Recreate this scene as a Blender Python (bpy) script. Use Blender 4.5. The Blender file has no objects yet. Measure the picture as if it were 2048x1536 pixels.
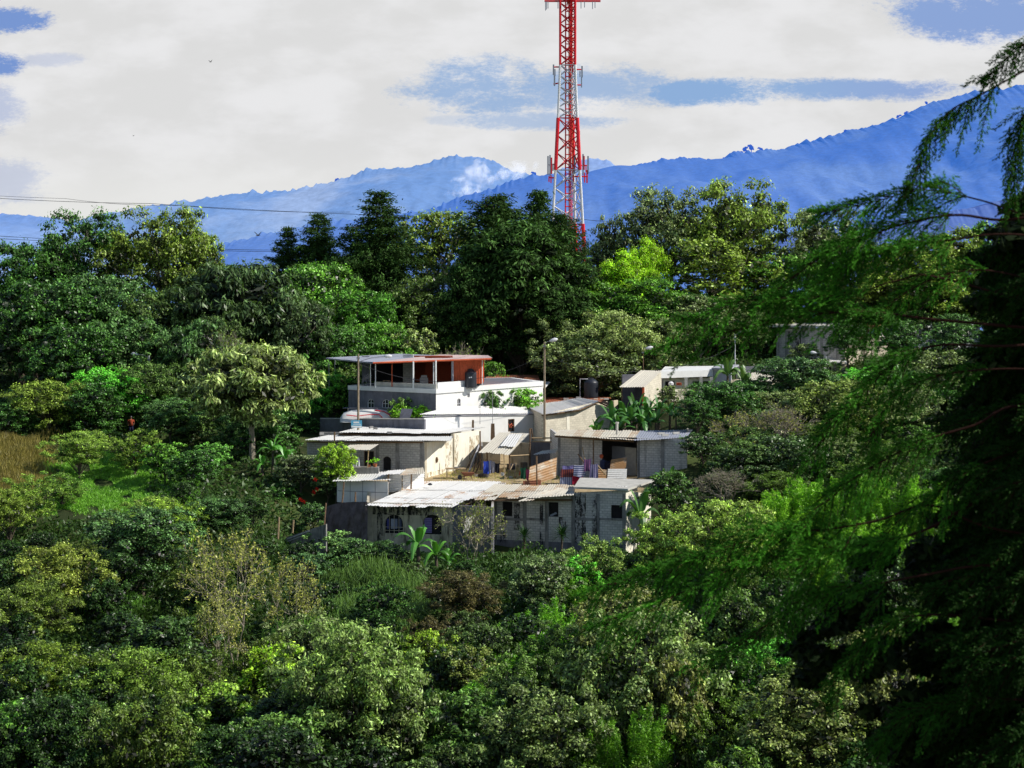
import bpy, math, random
import numpy as np
from mathutils import Vector, Matrix
random.seed(7)
sc = bpy.context.scene
COL = sc.collection
PI = math.pi
F = 3822.0            # focal length in photo pixels (2048 wide)
HZ = 520.0            # row of the horizon
CZ = 30.0             # eye height above datum

def X(px, Y): return (px - 1024.0) / F * Y
def Z(py, Y): return (HZ - py) / F * Y + CZ
def P(px, py, Y): return Vector((X(px, Y), Y, Z(py, Y)))

# ------------------------------------------------------------------ terrain
KC = [(0,-1.7),(8,-5.5),(15,-10),(40,-22),(70,-29.5),(85,-29),(95,-28),(120,-26),(140,-23.4),(147,-23),(150,-22.8),(157,-19.6),(160.5,-18.4),(170,-18.3),(172,-17.3),(186,-16.4),(196,-14.8),(204,-12.8),(215,-11.5),(260,-10.5),(300,-12),(400,-25),(800,-60),(2200,-60),(9000,-60)]
KL = [(0,-1.7),(8,-5.5),(15,-10),(40,-22),(70,-29.5),(85,-29),(95,-27.5),(120,-23.8),(140,-20.6),(150,-19.2),(165,-17.4),(180,-15.6),(200,-14),(215,-13),(260,-12),(300,-13),(400,-25),(800,-60),(2200,-60),(9000,-60)]
KR = [(0,-1.7),(8,-5.5),(15,-10),(40,-22),(70,-29.5),(85,-29),(95,-27.5),(120,-23.4),(140,-20.6),(150,-19.5),(162,-17.6),(172,-15.7),(185,-13.6),(200,-11.2),(215,-10.2),(260,-10),(300,-12),(400,-25),(800,-60),(2200,-60),(9000,-60)]
def _i(K, y): return np.interp(y, [k[0] for k in K], [k[1] for k in K])
def _ss(a, b, x):
    t = np.clip((x - a) / (b - a), 0, 1); return t * t * (3 - 2 * t)
def terr(x, y):
    x = np.asarray(x, float); y = np.asarray(y, float)
    l = 1 - _ss(-22, -14.5, x); r = _ss(10, 15, x)
    z = _i(KC, y) * (1 - l - r) + _i(KL, y) * l + _i(KR, y) * r
    amp = np.clip(np.maximum(l, r) + (y < 142) * 1.0, 0, 1) * np.clip((y - 20) / 40, 0, 1)
    n = np.sin(x * .21 + 1.3) * np.cos(y * .17) * .45 + np.sin(x * .53 + y * .31) * .2
    return z + n * amp + CZ
def hit(px, py):
    """depth where the sight line of a pixel meets the ground"""
    ys = np.arange(72, 420, .5)
    g = terr((px - 1024) / F * ys, ys); r = (HZ - py) / F * ys + CZ
    k = np.nonzero(r <= g)[0]
    return float(ys[k[0]]) if len(k) else 300.0

# ------------------------------------------------------------------ scene helpers
def tag(o, label=None, cat=None, group=None, kind=None):
    if label: o['label'] = label
    if cat: o['category'] = cat
    if group: o['group'] = group
    if kind: o['kind'] = kind
    return o
def empty(name, loc=(0,0,0), rz=0, label=None, cat=None, group=None):
    o = bpy.data.objects.new(name, None); COL.objects.link(o)
    o.location = loc; o.rotation_euler = (0, 0, rz); o.empty_display_size = .3
    return tag(o, label, cat, group)
def link(name, me, parent=None, loc=None, rz=0):
    o = bpy.data.objects.new(name, me); COL.objects.link(o)
    if parent is not None: o.parent = parent
    if loc is not None: o.location = loc
    o.rotation_euler = (0, 0, rz)
    return o
class MB:
    """collects simple solids into one mesh; world coordinates unless a base is given"""
    def __init__(s): s.v = []; s.f = []; s.c = []; s.cur = .5
    def add(s, vs, fs):
        b = len(s.v); s.v += [tuple(p) for p in vs]; s.f += [tuple(i + b for i in f) for f in fs]
        s.c += [s.cur] * len(vs); return s
    def hexa(s, p):   # 8 points: bottom 0-3, top 4-7
        return s.add(p, [(3,2,1,0),(4,5,6,7),(0,1,5,4),(1,2,6,5),(2,3,7,6),(3,0,4,7)])
    def box(s, c, d, rz=0, rx=0, ry=0):
        M = Matrix.Translation(c) @ Matrix.Rotation(rz,4,'Z') @ Matrix.Rotation(ry,4,'Y') @ Matrix.Rotation(rx,4,'X')
        x, y, z = d[0]/2, d[1]/2, d[2]/2
        return s.hexa([M @ Vector(q) for q in [(-x,-y,-z),(x,-y,-z),(x,y,-z),(-x,y,-z),(-x,-y,z),(x,-y,z),(x,y,z),(-x,y,z)]])
    def tube(s, pts, r, n=6, r2=None, cap=True):
        pts = [Vector(p) for p in pts]; m = len(pts)
        rs = r if isinstance(r, (list, tuple)) else [r + ((r2 if r2 is not None else r) - r) * i / max(1, m-1) for i in range(m)]
        vs = []; 
        for i, p in enumerate(pts):
            d = (pts[min(i+1, m-1)] - pts[max(i-1, 0)])
            if d.length < 1e-9: d = Vector((0,0,1))
            d.normalize()
            a = d.cross(Vector((0,0,1)) if abs(d.z) < .95 else Vector((1,0,0))).normalized(); b = d.cross(a)
            for k in range(n):
                t = 2*PI*k/n; vs.append(p + (a*math.cos(t) + b*math.sin(t)) * rs[i])
        fs = [(i*n+k, i*n+(k+1)%n, (i+1)*n+(k+1)%n, (i+1)*n+k) for i in range(m-1) for k in range(n)]
        if cap: fs += [tuple(range(n-1,-1,-1)), tuple((m-1)*n+k for k in range(n))]
        return s.add(vs, fs)
    def lathe(s, c, prof, n=20):
        vs = [(c[0]+r*math.cos(2*PI*k/n), c[1]+r*math.sin(2*PI*k/n), c[2]+z) for r, z in prof for k in range(n)]
        m = len(prof)
        fs = [(i*n+k, i*n+(k+1)%n, (i+1)*n+(k+1)%n, (i+1)*n+k) for i in range(m-1) for k in range(n)]
        fs += [tuple(range(n-1,-1,-1)), tuple((m-1)*n+k for k in range(n))]
        return s.add(vs, fs)
    def mesh(s, name, mat, smooth=False):
        me = bpy.data.meshes.new(name); me.from_pydata(s.v, [], s.f)
        if mat: me.materials.append(mat)
        at = me.attributes.new('v', 'FLOAT', 'POINT'); at.data.foreach_set('value', s.c)
        if smooth: me.polygons.foreach_set('use_smooth', [True]*len(me.polygons))
        me.update(); return me
    def build(s, name, mat, parent=None, smooth=False):
        o = link(name, s.mesh(name, mat, smooth), parent)
        if parent is not None: o.matrix_parent_inverse = parent_inv(parent)
        return o
def parent_inv(p):
    return (Matrix.Translation(p.location) @ Matrix.Rotation(p.rotation_euler[2], 4, 'Z')).inverted()

# ------------------------------------------------------------------ node helpers
def newmat(name):
    m = bpy.data.materials.new(name); m.use_nodes = True
    m.node_tree.nodes.clear(); return m
class N:
    def __init__(s, nt): s.nt = nt
    def n(s, t, **kw):
        x = s.nt.nodes.new(t)
        for k, v in kw.items(): setattr(x, k, v)
        return x
    def l(s, a, b): s.nt.links.new(a, b)
    def put(s, sock, v):
        if isinstance(v, bpy.types.NodeSocket): s.l(v, sock)
        elif v is not None: sock.default_value = v
    def m(s, op, a, b=None, c=None, clamp=False):
        x = s.n('ShaderNodeMath', operation=op, use_clamp=clamp)
        s.put(x.inputs[0], a); 
        if b is not None: s.put(x.inputs[1], b)
        if c is not None: s.put(x.inputs[2], c)
        return x.outputs[0]
    def mr(s, v, a, b, c=0., d=1., smooth=True):
        x = s.n('ShaderNodeMapRange'); x.interpolation_type = 'SMOOTHSTEP' if smooth else 'LINEAR'
        for i, q in enumerate([v, a, b, c, d]): s.put(x.inputs[i], q)
        return x.outputs[0]
    def noise(s, vec, scale, detail=3., rough=.5, dist=0.):
        x = s.n('ShaderNodeTexNoise'); s.put(x.inputs['Vector'], vec)
        x.inputs['Scale'].default_value = scale; x.inputs['Detail'].default_value = detail
        x.inputs['Roughness'].default_value = rough; x.inputs['Distortion'].default_value = dist
        return x.outputs[0]
    def mix(s, f, a, b, mode='MIX'):
        x = s.n('ShaderNodeMix', data_type='RGBA', blend_type=mode)
        s.put(x.inputs[0], f)
        for k, v in ((6, a), (7, b)):
            if isinstance(v, tuple) and len(v) == 3: v = v + (1.,)
            s.put(x.inputs[k], v)
        return x.outputs[2]
    def map(s, vec, scale=(1,1,1), rot=(0,0,0)):
        x = s.n('ShaderNodeMapping'); s.l(vec, x.inputs[0]); x.inputs['Scale'].default_value = scale; x.inputs['Rotation'].default_value = rot
        return x.outputs[0]
    def out(s, sh, world=False, vol=False):
        x = s.n('ShaderNodeOutputWorld' if world else 'ShaderNodeOutputMaterial'); s.l(sh, x.inputs[1 if vol else 0])
    def bsdf(s, col, rough=.8, spec=.3, metal=0., normal=None):
        x = s.n('ShaderNodeBsdfPrincipled')
        if isinstance(col, tuple) and len(col) == 3: col = col + (1.,)
        s.put(x.inputs['Base Color'], col); s.put(x.inputs['Roughness'], rough)
        x.inputs['Specular IOR Level'].default_value = spec; x.inputs['Metallic'].default_value = metal
        if normal is not None: s.l(normal, x.inputs['Normal'])
        return x.outputs[0]
    def bump(s, h, strength=.4, dist=.05):
        x = s.n('ShaderNodeBump'); s.l(h, x.inputs['Height']); x.inputs['Strength'].default_value = strength; x.inputs['Distance'].default_value = dist
        return x.outputs[0]
    def obj(s): return s.n('ShaderNodeTexCoord').outputs['Object']
    def pos(s): return s.n('ShaderNodeNewGeometry').outputs['Position']
    def attr(s, name='v'): return s.n('ShaderNodeAttribute', attribute_name=name).outputs['Fac']

def plain(name, col, rough=.7, spec=.3, metal=0., var=.25, scale=3., dirt=None):
    m = newmat(name); k = N(m.node_tree); p = k.pos()
    n = k.noise(p, scale, 5., .65)
    f = k.mr(n, .3, .7, 1-var, 1+var*.4, False)
    c = k.mix(1., col, f, 'MULTIPLY')
    if dirt:
        st = k.noise(k.map(p, (2.2, 2.2, .35)), 1.1, 5., .7)
        c = k.mix(k.mr(st, .48, .72), c, dirt)
    k.out(k.bsdf(c, rough, spec, metal)); return m

def block_mat(name, col, mortar, stain=.5, bw=.4, bh=.2, strength=1.):
    m = newmat(name); k = N(m.node_tree)
    o = k.obj(); sx = k.n('ShaderNodeSeparateXYZ'); k.l(o, sx.inputs[0])
    cx = k.n('ShaderNodeCombineXYZ'); k.l(sx.outputs[0], cx.inputs[0]); k.l(sx.outputs[2], cx.inputs[1])
    b = k.n('ShaderNodeTexBrick'); k.l(cx.outputs[0], b.inputs['Vector'])
    b.inputs['Scale'].default_value = 1.; b.inputs['Brick Width'].default_value = bw; b.inputs['Row Height'].default_value = bh
    b.inputs['Mortar Size'].default_value = .016; b.inputs['Mortar Smooth'].default_value = .3
    lo = tuple(c*.82 for c in col); 
    b.inputs['Color1'].default_value = col+(1,); b.inputs['Color2'].default_value = lo+(1,); b.inputs['Mortar'].default_value = mortar+(1,)
    p = k.pos()
    big = k.noise(p, .5, 4., .6); fine = k.noise(p, 7., 5., .7)
    c = k.mix(1., b.outputs[0], k.mr(big, .25, .75, .72, 1.12, False), 'MULTIPLY')
    c = k.mix(1., c, k.mr(fine, .25, .75, .8, 1.12, False), 'MULTIPLY')
    st = k.noise(k.map(p, (1.6, 1.6, .16)), 1.0, 5., .72)
    c = k.mix(k.mr(st, .56, .72, 0., stain), c, (.035,.035,.035))
    k.out(k.bsdf(c, .92, .1, 0., k.bump(b.outputs[1], -.5, .02))); return m

def tin_mat(name, base, rust, lo, hi, metal=.0, rough=.55):
    """corrugated metal; the per-sheet value 'v' says how rusty a sheet is"""
    m = newmat(name); k = N(m.node_tree); p = k.pos()
    n = k.noise(p, 1.1, 6., .7); n2 = k.noise(p, 6., 4., .7)
    v = k.m('ADD', k.attr(), k.m('MULTIPLY', k.m('SUBTRACT', n, .5), 1.5))
    v = k.m('ADD', v, k.m('MULTIPLY', k.m('SUBTRACT', n2, .5), .5))
    f = k.mr(v, lo, hi)
    c = k.mix(f, base, rust)
    c = k.mix(1., c, k.mr(n2, .2, .8, .72, 1.1, False), 'MULTIPLY')
    k.out(k.bsdf(c, rough, .35, metal)); return m

def foliage_mat(name, trans=.3, spec=.35, rough=.42, haze=0.):
    """leaf colour = object colour x per-leaf value"""
    m = newmat(name); k = N(m.node_tree)
    oi = k.n('ShaderNodeObjectInfo'); v = k.attr(); g = k.attr('g')
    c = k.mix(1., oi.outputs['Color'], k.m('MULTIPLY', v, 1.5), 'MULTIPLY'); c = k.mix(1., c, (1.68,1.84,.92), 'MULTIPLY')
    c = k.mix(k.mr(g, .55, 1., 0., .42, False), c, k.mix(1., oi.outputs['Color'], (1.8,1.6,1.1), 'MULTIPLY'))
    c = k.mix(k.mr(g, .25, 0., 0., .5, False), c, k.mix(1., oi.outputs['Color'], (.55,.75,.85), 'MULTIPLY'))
    b = k.bsdf(c, rough, spec)
    t = k.n('ShaderNodeBsdfTranslucent'); k.l(k.mix(1., c, (1.2,1.35,.55), 'MULTIPLY'), t.inputs[0])
    mx = k.n('ShaderNodeMixShader'); mx.inputs[0].default_value = trans; k.l(b, mx.inputs[1]); k.l(t.outputs[0], mx.inputs[2])
    sh = mx.outputs[0]
    k.out(sh); return m

M = {}
M['leaf'] = foliage_mat('leaf', .22)
M['leaf_gloss'] = foliage_mat('glossy_leaf', .2, .5, .42)
M['needle'] = foliage_mat('needle', .15, .15, .7)
M['bark'] = plain('bark', (.13,.105,.08), .95, .1, var=.5, scale=6)
M['bark_pale'] = plain('pale_bark', (.34,.30,.23), .9, .1, var=.45, scale=5)
M['bark_red'] = plain('red_bark', (.035,.013,.009), .9, .1, var=.5, scale=60)
M['block_grey'] = block_mat('grey_block', (.72,.69,.65), (.36,.35,.33), .45)
M['block_cream'] = block_mat('cream_block', (.82,.76,.62), (.60,.54,.43), .12)
M['block_dark'] = block_mat('dark_block', (.56,.54,.51), (.28,.27,.26), .45)
M['plaster_tan'] = plain('tan_plaster', (.62,.55,.42), .92, .1, var=.3, scale=1.2, dirt=(.09,.08,.06))
M['plaster_lit'] = plain('worn_cream_plaster', (.84,.80,.68), .92, .1, var=.14, scale=2.5, dirt=(.70,.62,.46))
M['white'] = plain('white_paint', (.80,.80,.78), .8, .2, var=.10, scale=1.5)
M['white_wall'] = plain('white_wall', (.84,.83,.80), .85, .2, var=.08, scale=1.5, dirt=(.79,.77,.73))
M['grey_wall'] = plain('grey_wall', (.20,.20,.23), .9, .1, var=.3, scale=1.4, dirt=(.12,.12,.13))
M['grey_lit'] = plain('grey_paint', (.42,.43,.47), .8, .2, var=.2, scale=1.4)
M['concrete'] = plain('concrete', (.30,.29,.28), .92, .1, var=.35, scale=2., dirt=(.10,.10,.095))
M['conc_pale'] = plain('pale_concrete', (.55,.53,.48), .92, .1, var=.25, scale=2.)
M['dark'] = plain('interior_shade', (.03,.028,.03), .95, .05, var=.3)  # near-black colour standing in for shade inside openings and gaps
M['stain'] = plain('mould_stain', (.03,.03,.035), .95, .05, var=.5)
M['tin'] = tin_mat('tin_roof', (.80,.79,.76), (.42,.22,.10), .72, 1.05)
M['tin_old'] = tin_mat('rusty_tin', (.70,.65,.54), (.45,.25,.11), .45, .95)
M['tin_pink'] = tin_mat('faded_red_tin', (.66,.50,.47), (.50,.20,.13), .3, .8)
M['tin_red'] = tin_mat('red_rust_tin', (.42,.16,.08), (.27,.08,.045), .3, .8)
M['tin_blue'] = tin_mat('blue_grey_tin', (.36,.38,.45), (.34,.36,.42), .5, .9)
M['red_metal'] = plain('red_oxide_paint', (.62,.12,.045), .6, .3, var=.25, scale=2)
M['tank'] = plain('black_plastic', (.022,.025,.035), .45, .5, var=.2)
M['wood'] = plain('weathered_wood', (.20,.13,.08), .9, .1, var=.4, scale=4)
M['wood_pale'] = plain('pale_timber', (.42,.31,.18), .85, .15, var=.35, scale=5)
M['pole'] = plain('pole_wood', (.30,.24,.17), .9, .1, var=.3, scale=3)
M['steel'] = plain('grey_steel', (.30,.30,.32), .5, .5, .4, var=.2)
M['wire'] = plain('black_cable', (.03,.03,.035), .6, .3, var=.1)
M['lamp'] = plain('lamp_head', (.72,.72,.74), .5, .5, var=.1)
M['glass'] = plain('dark_glass', (.02,.022,.03), .12, .7, var=.1)
M['clay'] = plain('terracotta', (.45,.16,.07), .8, .2, var=.3)
M['tower_red'] = plain('tower_red', (.78,.015,.03), .5, .4, var=.1)
M['tower_white'] = plain('tower_white', (.80,.80,.82), .5, .4, var=.1)
M['antenna'] = plain('antenna_grey', (.30,.33,.40), .5, .4, var=.1)
M['skin'] = plain('skin', (.28,.15,.09), .6, .3, var=.1)
m = newmat('mould_growth'); k = N(m.node_tree); p_ = k.pos()
n1 = k.noise(k.map(p_, (2.4,2.4,.7)), 1.5, 6., .72); n2 = k.noise(p_, 9., 4., .7)
f_ = k.m('MULTIPLY', k.mr(k.m('ADD', n1, k.m('MULTIPLY', k.m('SUBTRACT', n2, .5), .5)), .42, .58), .85)
t_ = k.n('ShaderNodeBsdfTransparent'); x_ = k.n('ShaderNodeMixShader'); k.l(f_, x_.inputs[0]); k.l(t_.outputs[0], x_.inputs[1]); k.l(k.bsdf((.035,.035,.04), .95, .05), x_.inputs[2]); k.out(x_.outputs[0])
M['mould'] = m
m = newmat('damp_stain'); k = N(m.node_tree); p_ = k.pos()
f_ = k.m('MULTIPLY', k.mr(k.noise(k.map(p_, (1.6,1.6,.9)), 1.6, 6., .75), .46, .62), .7)
t_ = k.n('ShaderNodeBsdfTransparent'); x_ = k.n('ShaderNodeMixShader'); k.l(f_, x_.inputs[0]); k.l(t_.outputs[0], x_.inputs[1]); k.l(k.bsdf((.42,.31,.17), .95, .05), x_.inputs[2]); k.out(x_.outputs[0])
M['damp'] = m
def cloth(name, col, col2=None, period=.25, axis=2):
    m = newmat(name); k = N(m.node_tree); p = k.pos(); c = col
    if col2:
        sx = k.n('ShaderNodeSeparateXYZ'); k.l(k.obj(), sx.inputs[0])
        f = k.m('GREATER_THAN', k.m('FRACT', k.m('DIVIDE', sx.outputs[axis], period)), .5)
        c = k.mix(f, col, col2)
    c = k.mix(1., c, k.mr(k.noise(p, 9., 3.), .2, .8, .75, 1.1, False), 'MULTIPLY')
    k.out(k.bsdf(c, .9, .1)); return m
# ------------------------------------------------------------------ world, sun, camera
SUN_EL, SUN_AZ = math.radians(39), math.radians(100)   # azimuth clockwise from +Y (view direction)
w = bpy.data.worlds.new("World"); sc.world = w; w.use_nodes = True
w.node_tree.nodes.clear(); k = N(w.node_tree)
sky = k.n('ShaderNodeTexSky'); sky.sky_type = 'NISHITA'; sky.sun_disc = False
sky.sun_elevation = SUN_EL; sky.sun_rotation = SUN_AZ; sky.altitude = 1500; sky.air_density = 1.2; sky.dust_density = .6; sky.ozone_density = 1.5
bg = k.n('ShaderNodeBackground'); k.l(sky.outputs[0], bg.inputs[0]); bg.inputs[1].default_value = .11
D = k.n('ShaderNodeTexCoord').outputs['Generated']
sp = k.n('ShaderNodeSeparateXYZ'); k.l(D, sp.inputs[0])
yy = k.m('MAXIMUM', k.m('ABSOLUTE', sp.outputs[1]), .08)
u = k.m('ADD', k.m('MULTIPLY', k.m('DIVIDE', sp.outputs[0], yy), F), 1024.)
v = k.m('SUBTRACT', HZ, k.m('MULTIPLY', k.m('DIVIDE', sp.outputs[2], yy), F))
cv = k.n('ShaderNodeCombineXYZ'); k.l(k.m('MULTIPLY', u, .001), cv.inputs[0]); k.l(k.m('MULTIPLY', v, .0022), cv.inputs[1])
wob = k.m('MULTIPLY', k.m('SUBTRACT', k.noise(cv.outputs[0], 7., 7., .68), .5), 4.6)
fz = k.m('MULTIPLY', k.m('SUBTRACT', k.noise(cv.outputs[0], 90., 3., .8), .5), 1.5)
wob = k.m('ADD', wob, fz)
tot = None
for (cx_, cy_, rx_, ry_, s_) in [(965,172,150,52,.85),(1190,178,150,46,.8),(1420,186,150,26,1.),(1720,180,240,20,.95),(1960,30,190,58,1.1),
        (10,42,90,24,1.2),(-10,128,55,26,1.1),(-10,215,60,46,.45),(0,365,100,50,.35),(1090,243,170,18,.65),(930,240,70,12,.3),(-400,120,280,90,1.1),(2500,150,260,70,1.1),(100,120,60,14,.3)]:
    a = k.m('POWER', k.m('DIVIDE', k.m('SUBTRACT', u, cx_), rx_), 2.)
    b = k.m('POWER', k.m('DIVIDE', k.m('SUBTRACT', v, cy_), ry_), 2.)
    d = k.m('ADD', k.m('ADD', a, b), wob)
    q = k.mr(d, 1.5, .1, 0., s_)
    tot = q if tot is None else k.m('MAXIMUM', tot, q)
blue = k.mix(k.mr(u, 200., 700.), (.19,.31,.64), k.mix(k.mr(u, 1500., 1900.), (.27,.43,.70), (.26,.38,.68)))
cn = k.noise(cv.outputs[0], 3.6, 6., .55)
cl = k.mix(k.mr(cn, .40, .62), (.72,.72,.72), (.81,.81,.82))
warm = k.mr(v, 480., 250., 0., 1.)
cl = k.mix(warm, (.80,.80,.78), cl)
c = k.mix(k.m('MINIMUM', tot, 1.), cl, blue)
bc = k.n('ShaderNodeBackground'); k.l(c, bc.inputs[0]); bc.inputs[1].default_value = 1.
mx = k.n('ShaderNodeMixShader'); k.l(k.mr(sp.outputs[2], .17, .40), mx.inputs[0]); k.l(bc.outputs[0], mx.inputs[1]); k.l(bg.outputs[0], mx.inputs[2])
# open sky on the side behind the viewer
m2 = k.n('ShaderNodeMixShader'); k.l(k.mr(sp.outputs[1], .35, -.1, 0., .55), m2.inputs[0]); k.l(mx.outputs[0], m2.inputs[1]); k.l(bg.outputs[0], m2.inputs[2])
k.out(m2.outputs[0], world=True)

sl = bpy.data.lights.new('sun', 'SUN'); sl.energy = 5.0; sl.angle = math.radians(.5); sl.color = (1., .95, .86)
so = bpy.data.objects.new('sun', sl); COL.objects.link(so)
sd = Vector((math.sin(SUN_AZ)*math.cos(SUN_EL), math.cos(SUN_AZ)*math.cos(SUN_EL), math.sin(SUN_EL)))
so.rotation_euler = sd.to_track_quat('Z', 'Y').to_euler(); so.location = (60, 60, 90)

cam = bpy.data.cameras.new('camera'); co = bpy.data.objects.new('camera', cam); COL.objects.link(co)
co.location = (0, 0, CZ); co.rotation_euler = (PI/2, 0, 0)
cam.sensor_width = 36; cam.lens = 36 * F / 2048; cam.shift_y = -(768 - HZ) / 2048
cam.clip_start = .5; cam.clip_end = 20000
cam.dof.use_dof = True; cam.dof.focus_distance = 155; cam.dof.aperture_fstop = 7.5
sc.camera = co
sc.view_settings.view_transform = 'Standard'; sc.view_settings.look = 'None'; sc.view_settings.exposure = 0; sc.view_settings.gamma = 1
sc.render.engine = 'CYCLES'
cy = sc.cycles; cy.use_denoising = True; cy.max_bounces = 5; cy.diffuse_bounces = 3; cy.glossy_bounces = 2; cy.transmission_bounces = 3; cy.transparent_max_bounces = 6
cy.volume_bounces = 0; cy.use_adaptive_sampling = True; cy.adaptive_threshold = .02; cy.sample_clamp_indirect = 6

# ------------------------------------------------------------------ ground
def grid_mesh(name, xs, ys, zf, mat, smooth=True):
    xx, yy_ = np.meshgrid(xs, ys); zz = zf(xx, yy_)
    v = np.stack([xx, yy_, zz], -1).reshape(-1, 3); nx, ny = len(xs), len(ys)
    i = np.arange(nx*ny).reshape(ny, nx)
    f = np.stack([i[:-1,:-1], i[:-1,1:], i[1:,1:], i[1:,:-1]], -1).reshape(-1, 4)
    me = quads_mesh(name, v, f, mat); 
    if smooth: me.polygons.foreach_set('use_smooth', [True]*len(me.polygons))
    return me
def quads_mesh(name, v, f, mat, attrs=None):
    me = bpy.data.meshes.new(name); n = len(v); m = len(f)
    me.vertices.add(n); me.vertices.foreach_set('co', np.asarray(v, np.float32).ravel())
    me.loops.add(m*4); me.loops.foreach_set('vertex_index', np.asarray(f, np.int32).ravel())
    me.polygons.add(m); me.polygons.foreach_set('loop_start', np.arange(0, m*4, 4, dtype=np.int32))
    if attrs:
        for a, vals in attrs.items():
            at = me.attributes.new(a, 'FLOAT', 'POINT'); at.data.foreach_set('value', np.asarray(vals, np.float32))
    me.update(calc_edges=True)
    if mat: me.materials.append(mat)
    return me
gm = newmat('soil_and_grass'); k = N(gm.node_tree); p = k.pos()
n1 = k.noise(p, .12, 5., .6); n2 = k.noise(p, 1.6, 6., .7)
c = k.mix(k.mr(n1, .4, .6), (.035,.05,.018), (.06,.085,.025))
c = k.mix(k.mr(n2, .5, .75), c, (.09,.07,.04))
sp_ = k.n('ShaderNodeSeparateXYZ'); k.l(p, sp_.inputs[0])
yard = k.m('MULTIPLY', k.mr(sp_.outputs[1], 157.5, 158.5), k.mr(sp_.outputs[1], 172.4, 171.6))
yard = k.m('MULTIPLY', yard, k.m('MULTIPLY', k.mr(sp_.outputs[0], -15., -12.5), k.mr(sp_.outputs[0], 12., 10.5)))
c = k.mix(yard, c, k.mix(k.mr(n2, .3, .7), (.50,.39,.24), (.36,.27,.15)))
k.out(k.bsdf(c, .95, .1, 0., k.bump(n2, .6, .1)))
xs = np.concatenate([np.linspace(-4200,-90,30), np.linspace(-85,85,170), np.linspace(90,4200,30)])
ys = np.concatenate([np.linspace(-60,20,20), np.linspace(22,240,220), np.linspace(245,420,20), np.linspace(450,6500,30)])
tag(link('ground', grid_mesh('ground', xs, ys, terr, gm)), kind='structure')

# ------------------------------------------------------------------ mountains
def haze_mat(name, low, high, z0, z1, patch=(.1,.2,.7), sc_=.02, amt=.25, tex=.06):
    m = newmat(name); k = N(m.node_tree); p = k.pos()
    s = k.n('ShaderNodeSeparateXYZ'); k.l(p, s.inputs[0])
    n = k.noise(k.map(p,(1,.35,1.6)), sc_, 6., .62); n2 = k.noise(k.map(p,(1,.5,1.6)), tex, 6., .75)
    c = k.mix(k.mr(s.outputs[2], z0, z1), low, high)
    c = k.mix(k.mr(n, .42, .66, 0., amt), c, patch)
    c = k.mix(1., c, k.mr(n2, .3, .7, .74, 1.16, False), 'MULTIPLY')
    e = k.n('ShaderNodeEmission'); k.l(c, e.inputs[0]); e.inputs[1].default_value = .82  # emission paints the aerial haze into the slope colour
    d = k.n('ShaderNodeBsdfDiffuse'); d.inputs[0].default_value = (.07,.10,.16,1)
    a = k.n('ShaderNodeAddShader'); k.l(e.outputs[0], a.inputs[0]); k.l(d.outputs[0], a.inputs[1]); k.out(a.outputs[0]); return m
from mathutils import noise as mn
def ridge(name, Y, prof, mat, depth, seed, bump=5., base=560):
    pxs = np.arange(prof[0][0], prof[-1][0], 2.5)
    line = np.interp(pxs, [q[0] for q in prof], [q[1] for q in prof])
    rr = random.Random(seed)
    bump_y = np.array([mn.fractal(Vector((p_*.035, seed, 0)), .7, 2., 5) * bump + mn.noise(Vector((p_*.45, seed+3, 0)))*.7 + max(0, mn.noise(Vector((p_*.11, seed+9, 0)))-.05) * bump * 1.7 for p_ in pxs])
    rows = 40; vs = []; smooth = np.convolve(np.pad(line, 40, 'edge'), np.ones(81)/81, 'valid')
    for j in range(rows + 6):
        t = min(1., j / (rows - 1)); back = max(0, j - rows + 1)
        Yj = Y - depth * (1 - t) + back * 60
        top = (line - bump_y * (1 if t >= 1 else .6)) if j >= rows - 2 else smooth
        zt = (HZ - top) / F * Y + CZ; zb = (HZ - base) / F * Y + CZ - 120
        z = zb + (zt - zb) * (t ** .8) - back * back * 2.5
        for i, p_ in enumerate(pxs):
            x = (p_ - 1024) / F * Y
            dz = (mn.fractal(Vector((x*6/Y, Yj*5/Y, seed)), .8, 2., 6) * .16 + mn.noise(Vector((x*90/Y, Yj*60/Y, seed)))*.02) * (zt[i]-zb) * math.sin(PI*min(1, t))**.7 if 0 < t < 1 else 0
            vs.append((x, Yj, z[i] + dz))
    n = len(pxs); i = np.arange(n*(rows+6)).reshape(rows+6, n)
    f = np.stack([i[:-1,:-1], i[:-1,1:], i[1:,1:], i[1:,:-1]], -1).reshape(-1, 4)
    me = quads_mesh(name, np.array(vs), f, mat)
    return tag(link(name, me), kind='structure')
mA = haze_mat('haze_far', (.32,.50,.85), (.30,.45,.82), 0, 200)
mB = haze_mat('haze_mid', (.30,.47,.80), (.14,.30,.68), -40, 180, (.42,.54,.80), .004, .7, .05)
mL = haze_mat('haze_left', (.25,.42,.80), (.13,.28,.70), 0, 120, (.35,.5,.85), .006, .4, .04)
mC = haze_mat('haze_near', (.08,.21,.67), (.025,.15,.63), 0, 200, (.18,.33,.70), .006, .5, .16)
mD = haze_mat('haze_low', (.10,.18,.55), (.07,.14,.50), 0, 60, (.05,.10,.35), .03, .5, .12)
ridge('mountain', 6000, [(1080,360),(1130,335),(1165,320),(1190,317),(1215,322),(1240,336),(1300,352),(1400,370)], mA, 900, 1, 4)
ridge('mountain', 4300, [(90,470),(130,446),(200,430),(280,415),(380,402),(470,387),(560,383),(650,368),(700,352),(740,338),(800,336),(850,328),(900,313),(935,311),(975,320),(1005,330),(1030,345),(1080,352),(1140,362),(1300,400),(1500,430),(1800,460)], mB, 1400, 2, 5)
ridge('mountain', 3900, [(-1100,300),(-600,380),(-200,415),(0,430),(40,429),(90,436),(120,441),(170,462),(260,480),(400,500)], mL, 1200, 3, 5)
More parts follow.
